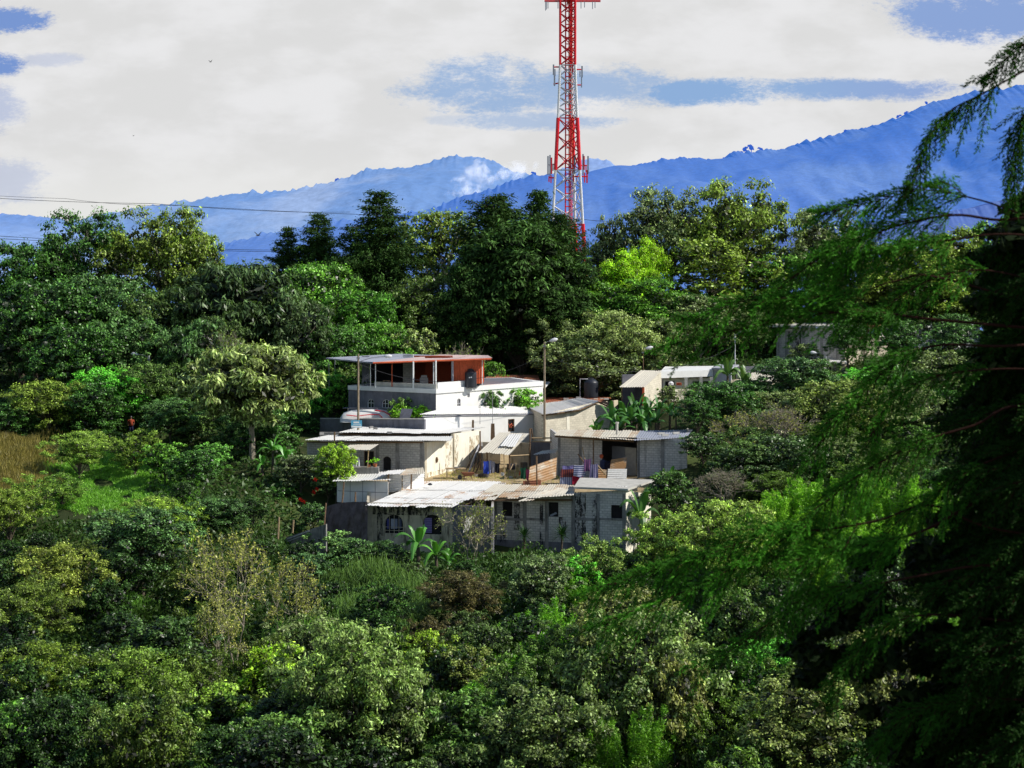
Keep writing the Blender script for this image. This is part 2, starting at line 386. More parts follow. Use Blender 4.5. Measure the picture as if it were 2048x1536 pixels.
ridge('mountain', 2600, [(380,520),(430,492),(520,470),(600,455),(640,438),(720,440),(800,428),(860,418),(930,392),(1000,372),(1050,352),(1110,350),(1180,346),(1250,337),(1320,320),(1400,315),(1440,320),(1470,306),(1530,300),(1570,297),(1650,275),(1700,262),(1750,250),(1800,235),(1850,210),(1900,195),(1960,184),(2048,170),(2200,150),(2600,60),(3200,-20)], mC, 1200, 4, 6)
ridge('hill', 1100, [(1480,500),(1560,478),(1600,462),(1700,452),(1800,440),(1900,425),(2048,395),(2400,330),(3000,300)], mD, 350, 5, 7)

# smoke rising from the hillside behind the near ridge
m = newmat('smoke'); k = N(m.node_tree); p = k.obj()
ln = k.n('ShaderNodeVectorMath', operation='LENGTH'); k.l(p, ln.inputs[0])
nz = k.noise(k.pos(), .035, 6., .6)
dn = k.m('MULTIPLY', k.mr(k.m('ADD', ln.outputs['Value'], k.m('MULTIPLY', k.m('SUBTRACT', nz, .5), 8.)), .6, -.9), .035)
vs_ = k.n('ShaderNodeVolumePrincipled'); vs_.inputs['Color'].default_value = (.9,.9,.92,1); k.l(dn, vs_.inputs['Density'])
k.l(k.m('MULTIPLY', dn, .55), vs_.inputs['Emission Strength']); vs_.inputs['Emission Color'].default_value = (.85,.9,1,1)  # emission stands in for light scattered within the smoke
k.out(vs_.outputs[0], vol=True)
def puff(c, s, ry, label):
    mb = MB(); mb.lathe((0,0,0), [(math.sin(PI*i/10)*1.0+1e-3, -math.cos(PI*i/10)) for i in range(11)], 20)
    o = link('smoke_plume', mb.mesh('smoke_plume', m), None, c); o.scale = s; o.rotation_euler = (0, ry, 0)
    tag(o, label, 'smoke')
puff(P(940,368,3900), (80,50,36), math.radians(-42), 'white smoke plume drifting up between the two blue mountain ridges')
puff(P(1020,345,3950), (70,50,22), math.radians(-15), 'thin wisp of haze on the crest beside the smoke plume')
# ------------------------------------------------------------------ foliage generators
def unit(a): return a / np.maximum(np.linalg.norm(a, axis=-1, keepdims=True), 1e-9)
def leaf_quads(c, nrm, d, L, W, rng, val):
    """rhombic leaves: centres, normals, directions"""
    d = unit(d - nrm * np.sum(d*nrm, -1, keepdims=True)); s = np.cross(nrm, d)
    n = len(c); L = np.broadcast_to(np.asarray(L, float).reshape(-1,1), (n,1)); W = np.broadcast_to(np.asarray(W, float).reshape(-1,1), (n,1))
    v = np.stack([c - d*L*.5, c + s*W*.5 - nrm*W*.12, c + d*L*.5, c - s*W*.5 - nrm*W*.12], 1).reshape(-1, 3)
    f = np.arange(n*4).reshape(n, 4)
    g = rng.random(n)
    return v, f, np.repeat(val, 4), np.repeat(g, 4)
class LB:
    def __init__(s): s.v=[]; s.f=[]; s.a=[]; s.g=[]; s.n=0
    def add(s, t):
        v, f, a, g = t; s.v.append(v); s.f.append(f + s.n); s.a.append(a); s.g.append(g); s.n += len(v)
    def mesh(s, name, mat):
        return quads_mesh(name, np.concatenate(s.v), np.concatenate(s.f), mat, {'v': np.concatenate(s.a), 'g': np.concatenate(s.g)})
def sph(rng, n):
    return unit(rng.normal(size=(n, 3)))
def clump_leaves(lb, rng, cc, rr, n, L, W, up=.35, droop=0., flat=.8, val=1., point=0.):
    """leaves round each clump centre"""
    m = len(cc); idx = np.repeat(np.arange(m), n); N_ = len(idx)
    o = sph(rng, N_); o[:,2] = np.where(o[:,2] < -.3, -o[:,2]*.6, o[:,2])
    r = rr[idx][:,None] * (rng.random((N_,1)) ** .45) * (1 + .35*rng.normal(size=(N_,1))*.5)
    c = cc[idx] + o * r * np.array([1,1,flat])
    nr = unit(o + rng.normal(size=(N_,3))*.55 + np.array([0,0,up]))
    d = rng.normal(size=(N_,3)) + np.array([0,0,-droop]) + o*.6 + np.array([0,0,point])
    cv = (.75 + .5*rng.random(m))[idx] if m > 1 else np.ones(N_)
    fr = np.clip((r[:,0]/rr[idx]), 0, 1.2); va = val * cv * (.55 + .8*rng.random(N_)) * (.09 + 1.38*fr**2.6) * (1.0 + .35*o[:,2])  # leaves darker inside and below: shade painted into the leaf value
    sz = .7 + .6*rng.random(N_)
    lb.add(leaf_quads(c, nr, d, L*sz, W*sz, rng, va))
def crown_points(rng, w, zb, h, nl, nsub, rl=.30, shape='round'):
    """lobes, and clumps spread over each lobe"""
    zc = (zb + h)/2; hz = (h - zb)/2; R = w/2
    lobes = []; 
    for i in range(nl):
        a = 2.399*i + rng.random()*.8; t = (i + .5)/nl
        zz = 1 - 1.75*t + .1*rng.normal()
        zz = max(-.85, min(.95, zz)); rad = math.sqrt(max(.02, 1-zz*zz))*(.68 + .22*rng.random())
        if shape == 'umbrella': zz = .22 + .65*zz
        if shape == 'cone': rad *= (1 - .45*(zz+1)/2)*1.1
        lobes.append((math.cos(a)*rad*(R - R*rl*.7), math.sin(a)*rad*(R - R*rl*.7), zc + zz*hz*.72))
    lobes.append((0,0,zc)); lobes.append((0,0,zc+hz*.4))
    lobes = np.array(lobes)
    lr = R*rl*(1.15 + .6*rng.random(len(lobes)))
    idx = np.repeat(np.arange(len(lobes)), nsub); o = sph(rng, len(idx)); o[:,2] = o[:,2]*.95 + .12
    c = lobes[idx] + o*lr[idx][:,None]*np.array([1,1,.8])
    # keep within the height
    c[:,2] = np.clip(c[:,2], zb*.9, h)
    return lobes, lr, c
def limbs(mb, rng, lobes, zb, w, h, r0, bend=.1):
    top = Vector((rng.normal()*w*.03, rng.normal()*w*.03, zb + (h-zb)*.45))
    pts = [Vector((0,0,-.6)), Vector((rng.normal()*bend*.5, rng.normal()*bend*.5, zb*.5)), Vector((rng.normal()*bend, rng.normal()*bend, zb)), top]
    mb.tube(pts, [r0*1.25, r0, r0*.8, r0*.35], 7)
    for q in lobes:
        t = .35 + .6*rng.random(); s = pts[1].lerp(pts[2], t) if rng.random() < .5 else pts[2].lerp(pts[3], t*.8)
        q = Vector(q); mid = s.lerp(q, .5) + Vector((rng.normal()*.12*w*.2, rng.normal()*.12*w*.2, .06*w))
        mb.tube([s, mid, q], [r0*.42, r0*.25, r0*.08], 5)
        for _ in range(2):
            e = q + Vector((rng.normal(), rng.normal(), abs(rng.normal()))) * w*.07
            mb.tube([mid.lerp(q, .6), e], [r0*.15, r0*.04], 4)
def make_broad(seed, w, h, zb, L=.26, W=.15, dens=1., mat='leaf', bark='bark', shape='round', droop=.2, flat=1., nl=None, rl=.34, r0=None, sub=10, point=0., cr=1.):
    rng = np.random.default_rng(seed); lb = LB(); mb = MB()
    nl = nl or int(6 + w*1.1)
    lobes, lr, cc = crown_points(rng, w, zb, h, nl, sub, rl, shape)
    rr = w*(.055 + .035*rng.random(len(cc)))*cr
    area = 4*PI*np.mean(rr)**2; n = max(14, int(dens * area / (L*W) * 1.0))
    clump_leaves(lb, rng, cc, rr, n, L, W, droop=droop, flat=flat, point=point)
    # inner mass closes the crown; its near-black value paints the shade inside
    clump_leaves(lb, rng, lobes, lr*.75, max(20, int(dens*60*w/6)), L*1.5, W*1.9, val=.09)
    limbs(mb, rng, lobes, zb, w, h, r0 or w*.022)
    return dict(w=w, h=h, crown=lb.mesh('crown', M[mat]), trunk=mb.mesh('trunk', M[bark]))
def make_conifer(seed, w, h, zb, mat='needle', dens=1., drape=.35, gap=.5, pw=.55):
    rng = np.random.default_rng(seed); lb = LB(); mb = MB()
    mb.tube([(0,0,-.6),(0,0,h*.5),(rng.normal()*.2,rng.normal()*.2,h*.97)], [w*.035, w*.022, .03], 8)
    z = zb; C=[]; Rr=[]; V=[]; Dd=[]
    while z < h*.985:
        t = (z - zb)/(h - zb); R = w/2*((1-t)**pw)*(.9+.14*rng.normal()) + .3
        if t < .12: R *= .75 + 2*t
        nb = int(5 + 3*rng.random() + (1-t)*2); a0 = rng.random()*6.28
        for b in range(nb):
            a = a0 + 2*PI*b/nb + rng.normal()*.25; ln = R*(.5 + .75*rng.random()**1.3); ud = .25*rng.normal()*.4
            d = np.array([math.cos(a), math.sin(a), 0])
            e = np.array([0,0,z]) + d*ln + np.array([0,0,ln*(.12+ud) ])
            mb.tube([(0,0,z), tuple(np.array([0,0,z])+d*ln*.5+np.array([0,0,-.03*ln])), tuple(e)], [.05+.012*ln, .035, .015], 4)
            ns = max(3, int(ln/.33))
            for s in range(ns):
                q = (s+.6)/ns; q = .25 + .75*q
                sw = (.16+.30*(1-q))*ln*.8 + .12
                cpt = np.array([0,0,z]) + d*ln*q + np.array([0,0,ln*(.12+ud)*q*q])
                side = np.array([-d[1], d[0], 0])
                for _ in range(int(2+sw*2.5)):
                    C.append(cpt + side*rng.normal()*sw*.55 + np.array([0,0,-abs(rng.normal())*drape*.5])); Dd.append(d); V.append(.75+.5*rng.random())
        z += gap*(.8+.4*rng.random())*(1 - .35*t)
    C = np.array(C); Dd = np.array(Dd); V = np.array(V); n = max(5, int(11*dens)); idx = np.repeat(np.arange(len(C)), n); N_ = len(idx)
    c = C[idx] + rng.normal(size=(N_,3))*np.array([.22,.22,.13])
    nr = unit(rng.normal(size=(N_,3))*.6 + np.array([0,0,.8])); dd = Dd[idx] + rng.normal(size=(N_,3))*.6 + np.array([0,0,-drape])
    lb.add(leaf_quads(c, nr, dd, .30*(.7+.6*rng.random(N_)), .10, rng, V[idx]*(.6+.7*rng.random(N_))))
    return dict(w=w, h=h, crown=lb.mesh('crown', M[mat]), trunk=mb.mesh('trunk', M['bark']))
def make_plume(seed, w, h, mat='leaf', L=.24, W=.055, n_pl=26, dens=1.):
    """upright feathery shoots, like young acacia or bamboo"""
    rng = np.random.default_rng(seed); lb = LB(); mb = MB(); C=[]; R=[]; 
    for i in range(n_pl):
        a = rng.random()*6.28; r = w/2*.8*math.sqrt(rng.random()); hh = h*(.6+.42*rng.random())*(1-.35*(2*r/w)**2)
        b = Vector((math.cos(a)*r*.4, math.sin(a)*r*.4, 0)); e = Vector((math.cos(a)*r*1.1, math.sin(a)*r*1.1, hh))
        m_ = b.lerp(e, .6) + Vector((-math.cos(a)*.1*w*.3, -math.sin(a)*.1*w*.3, 0))
        mb.tube([b - Vector((0,0,.4)), m_, e], [.035,.022,.006], 4)
        ns = int(hh*2.6)
        for s in range(ns):
            t = .22 + .78*(s+rng.random())/ns; q = (b.lerp(m_, t/.6) if t < .6 else m_.lerp(e, (t-.6)/.4))
            rad = (.20 + .42*math.sin(PI*min(1, (1-t)*1.15+.05)))*.62
            C.append(tuple(q)); R.append(rad)
    C = np.array(C); R = np.array(R)
    idx = np.repeat(np.arange(len(C)), int(38*dens)); N_ = len(idx)
    o = sph(rng, N_); c = C[idx] + o*R[idx][:,None]*(rng.random((N_,1))**.5)*np.array([1,1,1.25])
    nr = unit(o*.5 + rng.normal(size=(N_,3))*.6 + np.array([0,0,.4])); d = o*np.array([1,1,.3]) + np.array([0,0,.7]) + rng.normal(size=(N_,3))*.35
    lb.add(leaf_quads(c, nr, d, L*(.7+.6*rng.random(N_)), W, rng, (.6+.8*rng.random(N_))*(.8+.35*(c[:,2]/h))))
    return dict(w=w, h=h, crown=lb.mesh('crown', M[mat]), trunk=mb.mesh('trunk', M['bark']))
def make_twiggy(seed, w, h, zb, L=.14, W=.11, nleaf=1600, bark='bark_pale', gens=5, spread=.55, mat='leaf', r0=.10, stems=3, split=3):
    """open tree of bare forking twigs with a scatter of leaves"""
    rng = random.Random(seed); nr_ = np.random.default_rng(seed); mb = MB(); tips = []
    def grow(p, d, ln, r, g):
        q = p + d*ln*.5 + Vector((rng.gauss(0,1), rng.gauss(0,1), rng.gauss(0,1)))*ln*.07; e = p + d*ln
        mb.tube([p, q, e], [r, r*.85, r*.7], 5 if g > 2 else 4, cap=False)
        if g <= 2: tips.extend([q, e])
        if g == 0: return
        for i in range(split if g > 1 else split):
            nd = (d + Vector((rng.gauss(0,1), rng.gauss(0,1), rng.gauss(0,.7)+.12))*spread).normalized()
            grow(e, nd, ln*(.62+.25*rng.random()), r*.62, g-1)
    for s in range(stems):
        a = 6.28*s/stems + rng.random(); d = Vector((math.cos(a)*.32, math.sin(a)*.32, 1)).normalized()
        grow(Vector((math.cos(a)*.12, math.sin(a)*.12, -.4)), d, zb + .5, r0, gens)
    T = np.array([tuple(t) for t in tips])
    ext = np.abs(T[:,:2]).max()*2; zt = T[:,2].max(); k = Matrix.Diagonal((w/ext, w/ext, h/zt, 1))
    mb.v = [tuple(k @ Vector(v)) for v in mb.v]; T = T*np.array([w/ext, w/ext, h/zt])
    lb = LB(); idx = nr_.integers(0, len(T), nleaf)
    c = T[idx] + nr_.normal(size=(nleaf,3))*.10
    lb.add(leaf_quads(c, unit(nr_.normal(size=(nleaf,3))+np.array([0,0,.8])), nr_.normal(size=(nleaf,3)), L*(.6+.8*nr_.random(nleaf)), W, nr_, .6+.8*nr_.random(nleaf)))
    return dict(w=w, h=h, crown=lb.mesh('crown', M[mat]), trunk=mb.mesh('trunk', M[bark]))
def make_grass(seed, w, h, n=1300, W=.024, lean=.8):
    rng = np.random.default_rng(seed)
    b = np.stack([rng.normal(size=n)*w*.22, rng.normal(size=n)*w*.22, np.zeros(n)-.2], -1)
    a = rng.random(n)*6.28; d = np.stack([np.cos(a), np.sin(a), np.zeros(n)], -1) * (lean*rng.random((n,1))); H = h*(.5+.5*rng.random((n,1)))
    p1 = b + d*H*.45 + np.array([0,0,1])*H*.7; p2 = b + d*H*1.15 + np.array([0,0,1])*H*.82*(1+.15*rng.normal(size=(n,1))); p3 = b + d*H*1.75 + np.array([0,0,1])*H*.62
    s = np.stack([-np.sin(a), np.cos(a), np.zeros(n)], -1)*W
    v = np.stack([b-s, b+s, p1-s, p1+s, p2-s*.7, p2+s*.7, p3-s*.12, p3+s*.12], 1).reshape(-1,3)
    i = np.arange(n)[:,None]*8
    f = np.stack([i+[0,1,3,2], i+[2,3,5,4], i+[4,5,7,6]], 1).reshape(-1,4)
    val = np.repeat(.55+.8*rng.random(n), 8); g = np.repeat(rng.random(n), 8)
    return dict(w=w, h=h, crown=quads_mesh('foliage', v, f, M['leaf'], {'v': val, 'g': g}), trunk=None)

K = {}
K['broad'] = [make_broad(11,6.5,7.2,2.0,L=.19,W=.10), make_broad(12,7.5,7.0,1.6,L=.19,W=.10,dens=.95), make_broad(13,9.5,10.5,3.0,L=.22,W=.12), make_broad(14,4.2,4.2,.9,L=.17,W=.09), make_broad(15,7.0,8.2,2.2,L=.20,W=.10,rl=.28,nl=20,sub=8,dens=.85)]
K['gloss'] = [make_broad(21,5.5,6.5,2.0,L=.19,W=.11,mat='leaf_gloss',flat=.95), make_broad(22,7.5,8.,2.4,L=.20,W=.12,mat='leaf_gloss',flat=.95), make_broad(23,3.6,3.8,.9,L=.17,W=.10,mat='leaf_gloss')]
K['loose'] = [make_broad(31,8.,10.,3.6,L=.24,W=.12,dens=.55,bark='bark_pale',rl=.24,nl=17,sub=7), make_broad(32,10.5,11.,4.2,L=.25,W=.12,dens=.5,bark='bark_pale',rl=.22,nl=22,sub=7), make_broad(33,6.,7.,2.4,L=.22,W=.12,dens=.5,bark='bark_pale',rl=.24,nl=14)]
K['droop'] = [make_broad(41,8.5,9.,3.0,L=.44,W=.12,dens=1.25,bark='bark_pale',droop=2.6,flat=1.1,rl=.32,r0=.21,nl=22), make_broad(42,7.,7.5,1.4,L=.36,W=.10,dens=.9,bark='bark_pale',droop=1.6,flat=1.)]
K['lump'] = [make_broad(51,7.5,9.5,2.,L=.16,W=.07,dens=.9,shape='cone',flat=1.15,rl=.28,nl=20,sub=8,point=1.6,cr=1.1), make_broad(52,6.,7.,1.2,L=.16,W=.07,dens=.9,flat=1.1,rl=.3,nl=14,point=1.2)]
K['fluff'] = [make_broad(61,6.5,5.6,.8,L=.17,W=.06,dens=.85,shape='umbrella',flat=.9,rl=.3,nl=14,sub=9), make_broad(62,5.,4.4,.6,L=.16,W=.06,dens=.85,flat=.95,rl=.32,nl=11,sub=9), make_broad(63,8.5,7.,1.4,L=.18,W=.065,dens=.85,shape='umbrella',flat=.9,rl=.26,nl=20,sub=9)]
K['plume'] = [make_plume(71,4.6,5.6), make_plume(72,3.4,4.2,n_pl=18), make_plume(73,6.,6.4,n_pl=36)]
K['cedar'] = [make_conifer(81,9.5,17,2.5,pw=.6,gap=.62), make_conifer(82,8.,14,2.,drape=.7,pw=.42,gap=.5), make_conifer(83,5.5,12,2.,pw=.8,gap=.6)]
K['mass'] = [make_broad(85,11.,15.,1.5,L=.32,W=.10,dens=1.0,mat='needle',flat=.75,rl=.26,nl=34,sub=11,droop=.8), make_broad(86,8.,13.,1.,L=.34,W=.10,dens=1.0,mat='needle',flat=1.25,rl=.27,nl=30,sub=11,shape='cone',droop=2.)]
K['twig'] = [make_twiggy(91,6.,5.,1.2,nleaf=1100), make_twiggy(92,7.5,8.,2.4,nleaf=1900,L=.17,W=.13,bark='bark_pale',r0=.12,stems=2,gens=5), make_twiggy(93,5.,3.6,.6,nleaf=700,stems=5)]
K['grass'] = [make_grass(101,2.6,2.2), make_grass(102,2.0,1.5,n=700,lean=.7), make_grass(103,3.2,2.8,n=1100,lean=.35)]

DEF_LABEL = {}
def tree(kind, px, top, base, wpx, col, label=None, cat='tree', name='tree', group=None, Y=None, var=None, rz=None, x=None, top_m=None):
    """base: row where the trunk meets the ground; the ground itself decides the depth"""
    if Y is None: Y = hit(px, base)
    xx = X(px, Y); g = float(terr(xx, Y)); Wm = wpx*Y/F; H = Z(top, Y) - g
    H = max(H, .6)
    opts = K[kind]
    if var is None: pr = min(opts, key=lambda o: abs(math.log(Wm/o['w'])) + .8*abs(math.log((H/Wm)/(o['h']/o['w']))) + random.random()*.25)
    else: pr = opts[var]
    e = empty(name, (xx, Y, g), rz if rz is not None else random.random()*6.28, label, cat, group)
    sz = H/pr['h']; lim = .72*Wm/pr['w'] if kind != 'grass' else 0
    if sz < lim: e.location.z = g + H - lim*pr['h']; sz = lim
    e.scale = (Wm/pr['w'], Wm/pr['w'], sz)
    cr = link('foliage' if kind == 'grass' else 'crown', pr['crown'], e)
    j = 1 + random.uniform(-.1, .1)
    cr.color = (col[0]*j, col[1]*j, col[2]*j, 1)
    if pr['trunk']: link('trunk', pr['trunk'], e)
    return e
# leaf colours
DK=(.030,.070,.022); BLU=(.045,.085,.045); MID=(.060,.125,.028); OLV=(.095,.125,.035); BRT=(.12,.26,.022); YEL=(.15,.22,.03); SIL=(.125,.145,.09); GRY=(.092,.112,.075); BRN=(.052,.042,.028); TAN=(.17,.165,.07); FRS=(.07,.21,.04); CED=(.020,.040,.016)
# ------------------------------------------------------------------ building helpers
def pl(px, Y): return Vector((X(px, Y), Y))
class Wall:
    def __init__(s, b, A, B, z0, z1, mat, th=.18, holes=(), z1b=None, name='wall', z0b=None):
        """A,B plan points left to right as seen; z absolute; holes (px0,py0,px1,py1[,'arch']) in photo rows"""
        s.A, s.B = Vector(A), Vector(B); s.d = s.B - s.A; s.L = s.d.length; s.ang = math.atan2(s.d.y, s.d.x); s.z0 = z0; s.b = b; s.th = th
        z1b = z1 if z1b is None else z1b
        H = []
        for h in holes:
            u0, u1 = s.u(h[0]), s.u(h[2]); Yc = s.at((u0+u1)/2).y
            H.append((u0, Z(h[3], Yc)-z0, u1, Z(h[1], Yc)-z0, len(h) > 4))
        s.H = H
        top = lambda u: z1 - z0 + (z1b - z1)*u/s.L
        us = sorted(set([0, s.L] + [q for h in H for q in (h[0], h[2])])); mint = min(z1, z1b) - z0
        mb = MB()
        for i in range(len(us)-1):
            a, c = us[i], us[i+1]; mid = (a+c)/2
            hs = sorted([h for h in H if h[0] <= mid <= h[2]], key=lambda h: h[1]); v = 0
            for h in hs + [None]:
                e = h[1] if h else None
                ta, tc = (e, e) if e is not None else (top(a), top(c))
                if (e is None) or e > v + 1e-3:
                    mb.hexa([(a,0,v),(c,0,v),(c,th,v),(a,th,v),(a,0,ta),(c,0,tc),(c,th,tc),(a,th,ta)])
                if h: v = h[3]
        for h in H:
            if h[4]:   # fill the corners above the arch
                w2 = (h[2]-h[0])/2; cx = (h[0]+h[2])/2; r = min(w2, (h[3]-h[1])*.5); n = 8
                for k_ in range(n):
                    t0, t1 = PI*k_/n, PI*(k_+1)/n
                    x0, x1 = cx - w2*math.cos(t0), cx - w2*math.cos(t1); y0, y1 = h[3]-r+r*math.sin(t0), h[3]-r+r*math.sin(t1)
                    mb.hexa([(x0,.002,y0),(x1,.002,y1),(x1,th-.002,y1),(x0,th-.002,y0),(x0,.002,h[3]),(x1,.002,h[3]),(x1,th-.002,h[3]),(x0,th-.002,h[3])])
        s.o = link(name, mb.mesh(name, mat), b, (s.A.x - b.location.x, s.A.y - b.location.y, z0 - b.location.z), s.ang)
    def u(s, px):
        k = (px-1024)/F; t = (k*s.A.y - s.A.x)/(s.d.x - k*s.d.y); return t*s.L
    def at(s, u): return s.A + s.d*(u/s.L)
    def part(s, name, mb, mat, parent=None, smooth=False):
        """mesh given in wall coordinates (x along, y into the house, z up from the wall foot)"""
        me = mb.mesh(name, mat, smooth)
        if parent is None: return link(name, me, s.b, s.o.location.copy(), s.ang)
        o = link(name, me, parent); return o
    def rect(s, px0, py0, px1, py1):
        u0, u1 = s.u(px0), s.u(px1); Yc = s.at((u0+u1)/2).y
        return u0, Z(py1, Yc)-s.z0, u1, Z(py0, Yc)-s.z0
    def window(s, px0, py0, px1, py1, arch=False, mat='dark', frame='wood', bars=(1,1), fr=.05, name='window', back=True):
        u0, v0, u1, v1 = s.rect(px0, py0, px1, py1); mb = MB()
        c, m_ = (u0+u1)/2, (v0+v1)/2
        mb.box((c, s.th-.03, m_), (u1-u0-.01, .03, v1-v0-.01))
        f = s.part(name, mb, M[mat])
        fb = MB(); y = .06; top = v1 if not arch else v1 - min((u1-u0)/2, (v1-v0)*.5)
        fb.box((u0+fr/2, y, (v0+top)/2), (fr,.05,top-v0)); fb.box((u1-fr/2, y, (v0+top)/2), (fr,.05,top-v0)); fb.box((c, y, v0+fr/2), (u1-u0-2*fr,.05,fr))
        if not arch: fb.box((c, y, v1-fr/2), (u1-u0-2*fr,.05,fr))
        else:
            r = v1-top; w2 = (u1-u0)/2
            fb.tube([(c-w2*.96*math.cos(PI*i/10), y, top+r*.96*math.sin(PI*i/10)) for i in range(11)], fr*.55, 5)
        for i in range(bars[0]): fb.box((u0+(u1-u0)*(i+1)/(bars[0]+1), y+.004, (v0+v1)/2-.01), (fr*.7,.04,v1-v0-.12))
        for i in range(bars[1]): fb.box((c, y-.004, v0+(top-v0)*(i+1)/(bars[1]+1) if bars[1] > 1 or not arch else top), (u1-u0-2*fr,.04,fr*.7))
        link('frame', fb.mesh('frame', M[frame]), f); return f
    def strip(s, name, px0, py0, px1, py1, mat, t=.03, dy=0., parent=None):
        u0, v0, u1, v1 = s.rect(px0, py0, px1, py1); mb = MB(); mb.box(((u0+u1)/2, dy - t/2 + .002, (v0+v1)/2), (u1-u0, t, v1-v0)); return s.part(name, mb, mat)
def sheets(name, c00, c10, c11, c01, mat, parent=None, n=8, rag=.12, wave=.22, amp=.028, seed=1, rust=(0,.6), sag=.0, rows=2, rowgap=.02):
    """overlapping corrugated sheets; c00,c10 lower edge, c01,c11 upper edge; ridges run up the slope"""
    rg = random.Random(seed); c00, c10, c11, c01 = map(Vector, (c00, c10, c11, c01))
    V = []; Fc = []; A = []
    nm = ((c10-c00).cross(c01-c00)).normalized(); Lx = (c10-c00).length
    def pt(u, v): return c00.lerp(c10, u).lerp(c01.lerp(c11, u), v)
    per = max(4, int(Lx/n/wave*4)); 
    for i in range(n):
        for r in range(rows):
            u0, u1 = i/n, (i+1)/n + .012; v0, v1 = r/rows - (rg.random()*rag*.25 if r == 0 else .04), (r+1)/rows + (rg.random()*rag*.2 if r == rows-1 else 0)
            off = (.012*(i % 2) + .03*r) + rg.random()*.02; tl = rg.uniform(-.02,.02); rv = rg.uniform(*rust); b = len(V); m = 4
            for j in range(m+1):
                for q in range(per+1):
                    u = u0+(u1-u0)*q/per; v = v0+(v1-v0)*j/m
                    p = pt(u, v) + nm*(off + tl*(q/per) + amp*math.sin(2*PI*u*Lx/wave)) - Vector((0,0,sag*math.sin(PI*min(1,max(0,v)))))
                    V.append(tuple(p)); A.append(rv)
            for j in range(m):
                for q in range(per):
                    a = b+j*(per+1)+q; Fc.append((a, a+1, a+per+2, a+per+1))
    me = quads_mesh(name, np.array(V), np.array(Fc), mat, {'v': A}); o = link(name, me, parent)
    if parent is not None: o.matrix_parent_inverse = parent_inv(parent)
    return o
def slab(name, pts, z0, z1, mat, parent):
    """horizontal slab over plan points (counter-clockwise from above or not)"""
    mb = MB(); n = len(pts)
    mb.add([(p[0],p[1],z0) for p in pts] + [(p[0],p[1],z1) for p in pts], [tuple(range(n-1,-1,-1)), tuple(range(n,2*n))] + [(i,(i+1)%n,n+(i+1)%n,n+i) for i in range(n)])
    return mb.build(name, mat, parent)
def cloth_sheet(name, a, b, drop, mat, parent=None, label=None, group=None, cat='laundry', wavy=.05, seed=0, taper=0.):
    """cloth hanging between two points"""
    rg = random.Random(seed); a, b = Vector(a), Vector(b); n, m = 12, 8; V=[]; 
    nrm = (b-a).cross(Vector((0,0,1))).normalized(); ph = rg.random()*6
    for j in range(m+1):
        for i in range(n+1):
            u, v = i/n, j/m; uu = .5+(u-.5)*(1-taper*v)
            p = a.lerp(b, uu) - Vector((0,0,drop*v*(1+.05*math.sin(u*7+ph)) + .06*math.sin(PI*u))) + nrm*wavy*v*math.sin(u*9+ph+v)
            V.append(tuple(p))
    Fc = [(j*(n+1)+i, j*(n+1)+i+1, (j+1)*(n+1)+i+1, (j+1)*(n+1)+i) for j in range(m) for i in range(n)]
    base = Vector(a) - Vector((0,0,drop))
    V = [tuple(Vector(v)-base) for v in V]
    me = quads_mesh(name, np.array(V), np.array(Fc), mat); me.polygons.foreach_set('use_smooth', [True]*len(me.polygons))
    o = link(name, me, parent, base)
    if label: tag(o, label, cat, group)
    return o

# ================================================================== LOWER HOUSE (arched openings) — left half of the front
Yf = 146.5; zb = Z(1100, Yf)
LH = empty('house', (X(850,Yf), Yf, zb), 0, 'tan plastered house with two arched windows and patched tin roof, lowest left', 'house')
A_, B_, C_ = pl(733, 148.4), pl(905, 147.1), pl(987, 146.3)
w1 = Wall(LH, A_, B_, Z(1108,147), Z(1009,147.2), M['plaster_tan'], holes=[(769,1028,807,1068,'a'), (845,1028,884,1070,'a')], z1b=Z(1010,146.4))
w1.window(769,1028,807,1068, True, 'dark', 'plaster_tan', (3,2), .05)
w1.window(845,1028,884,1070, True, 'dark', 'plaster_tan', (0,0), .05)
u0,v0,u1,v1 = w1.rect(753,1012,766,1100); mb = MB(); 
w1.strip('pilaster', 733,1012,745,1104, M['plaster_tan'], .08)
w1.strip('mould_streak', 754,1012,765,1098, M['mould'], .004)
w1.strip('mould_streak', 786,1012,790,1024, M['mould'], .004)
w1.strip('mould_streak', 740,1012,868,1030, M['mould'], .012)
w1b = Wall(LH, B_, C_, Z(1108,147), Z(1010,147), M['grey_wall'], z1b=Z(1009,148))
Wall(LH, C_, C_+Vector((.0,4.6)), Z(1108,147), Z(1012,147), M['block_dark'])
lw = Wall(LH, pl(736,159), A_, Z(1108,147), Z(1010,147.2), M['plaster_tan'])
# cloths behind the arched openings
u0,v0,u1,v1 = w1.rect(848,1036,863,1066)
mb = MB(); mb.box(((u0+u1)/2, .10, (v0+v1)/2), (u1-u0, .02, v1-v0)); w1.part('curtain', mb, cloth('violet_curtain', (.30,.24,.50), (.16,.13,.32), .13))
for i, (a, b, c_) in enumerate([(773,778,(.10,.10,.35)), (781,787,(.45,.47,.60)), (788,794,(.30,.32,.45)), (796,802,(.12,.13,.22)), (775,779,(.35,.04,.08))]):
    u0,v0,u1,v1 = w1.rect(a,1038,b,1058); mb = MB(); mb.box(((u0+u1)/2, .125+.004*i, (v0+v1)/2), (u1-u0,.012,v1-v0)); w1.part('hanging_shirt', mb, cloth('shirt_cloth', c_))
sheets('roof', P(731,1010,147.6), P(907,1013,146.3), P(1000,966,159.5), P(845,966,159.5), M['tin'], LH, 10, .3, seed=3, rust=(.05,.85), rows=3)
sheets('roof', P(905,1001,149.5), P(978,992,150.5), P(1010,968,159.), P(955,966,159.5), M['tin'], LH, 4, .8, seed=9, rust=(.1,.85), rows=2)
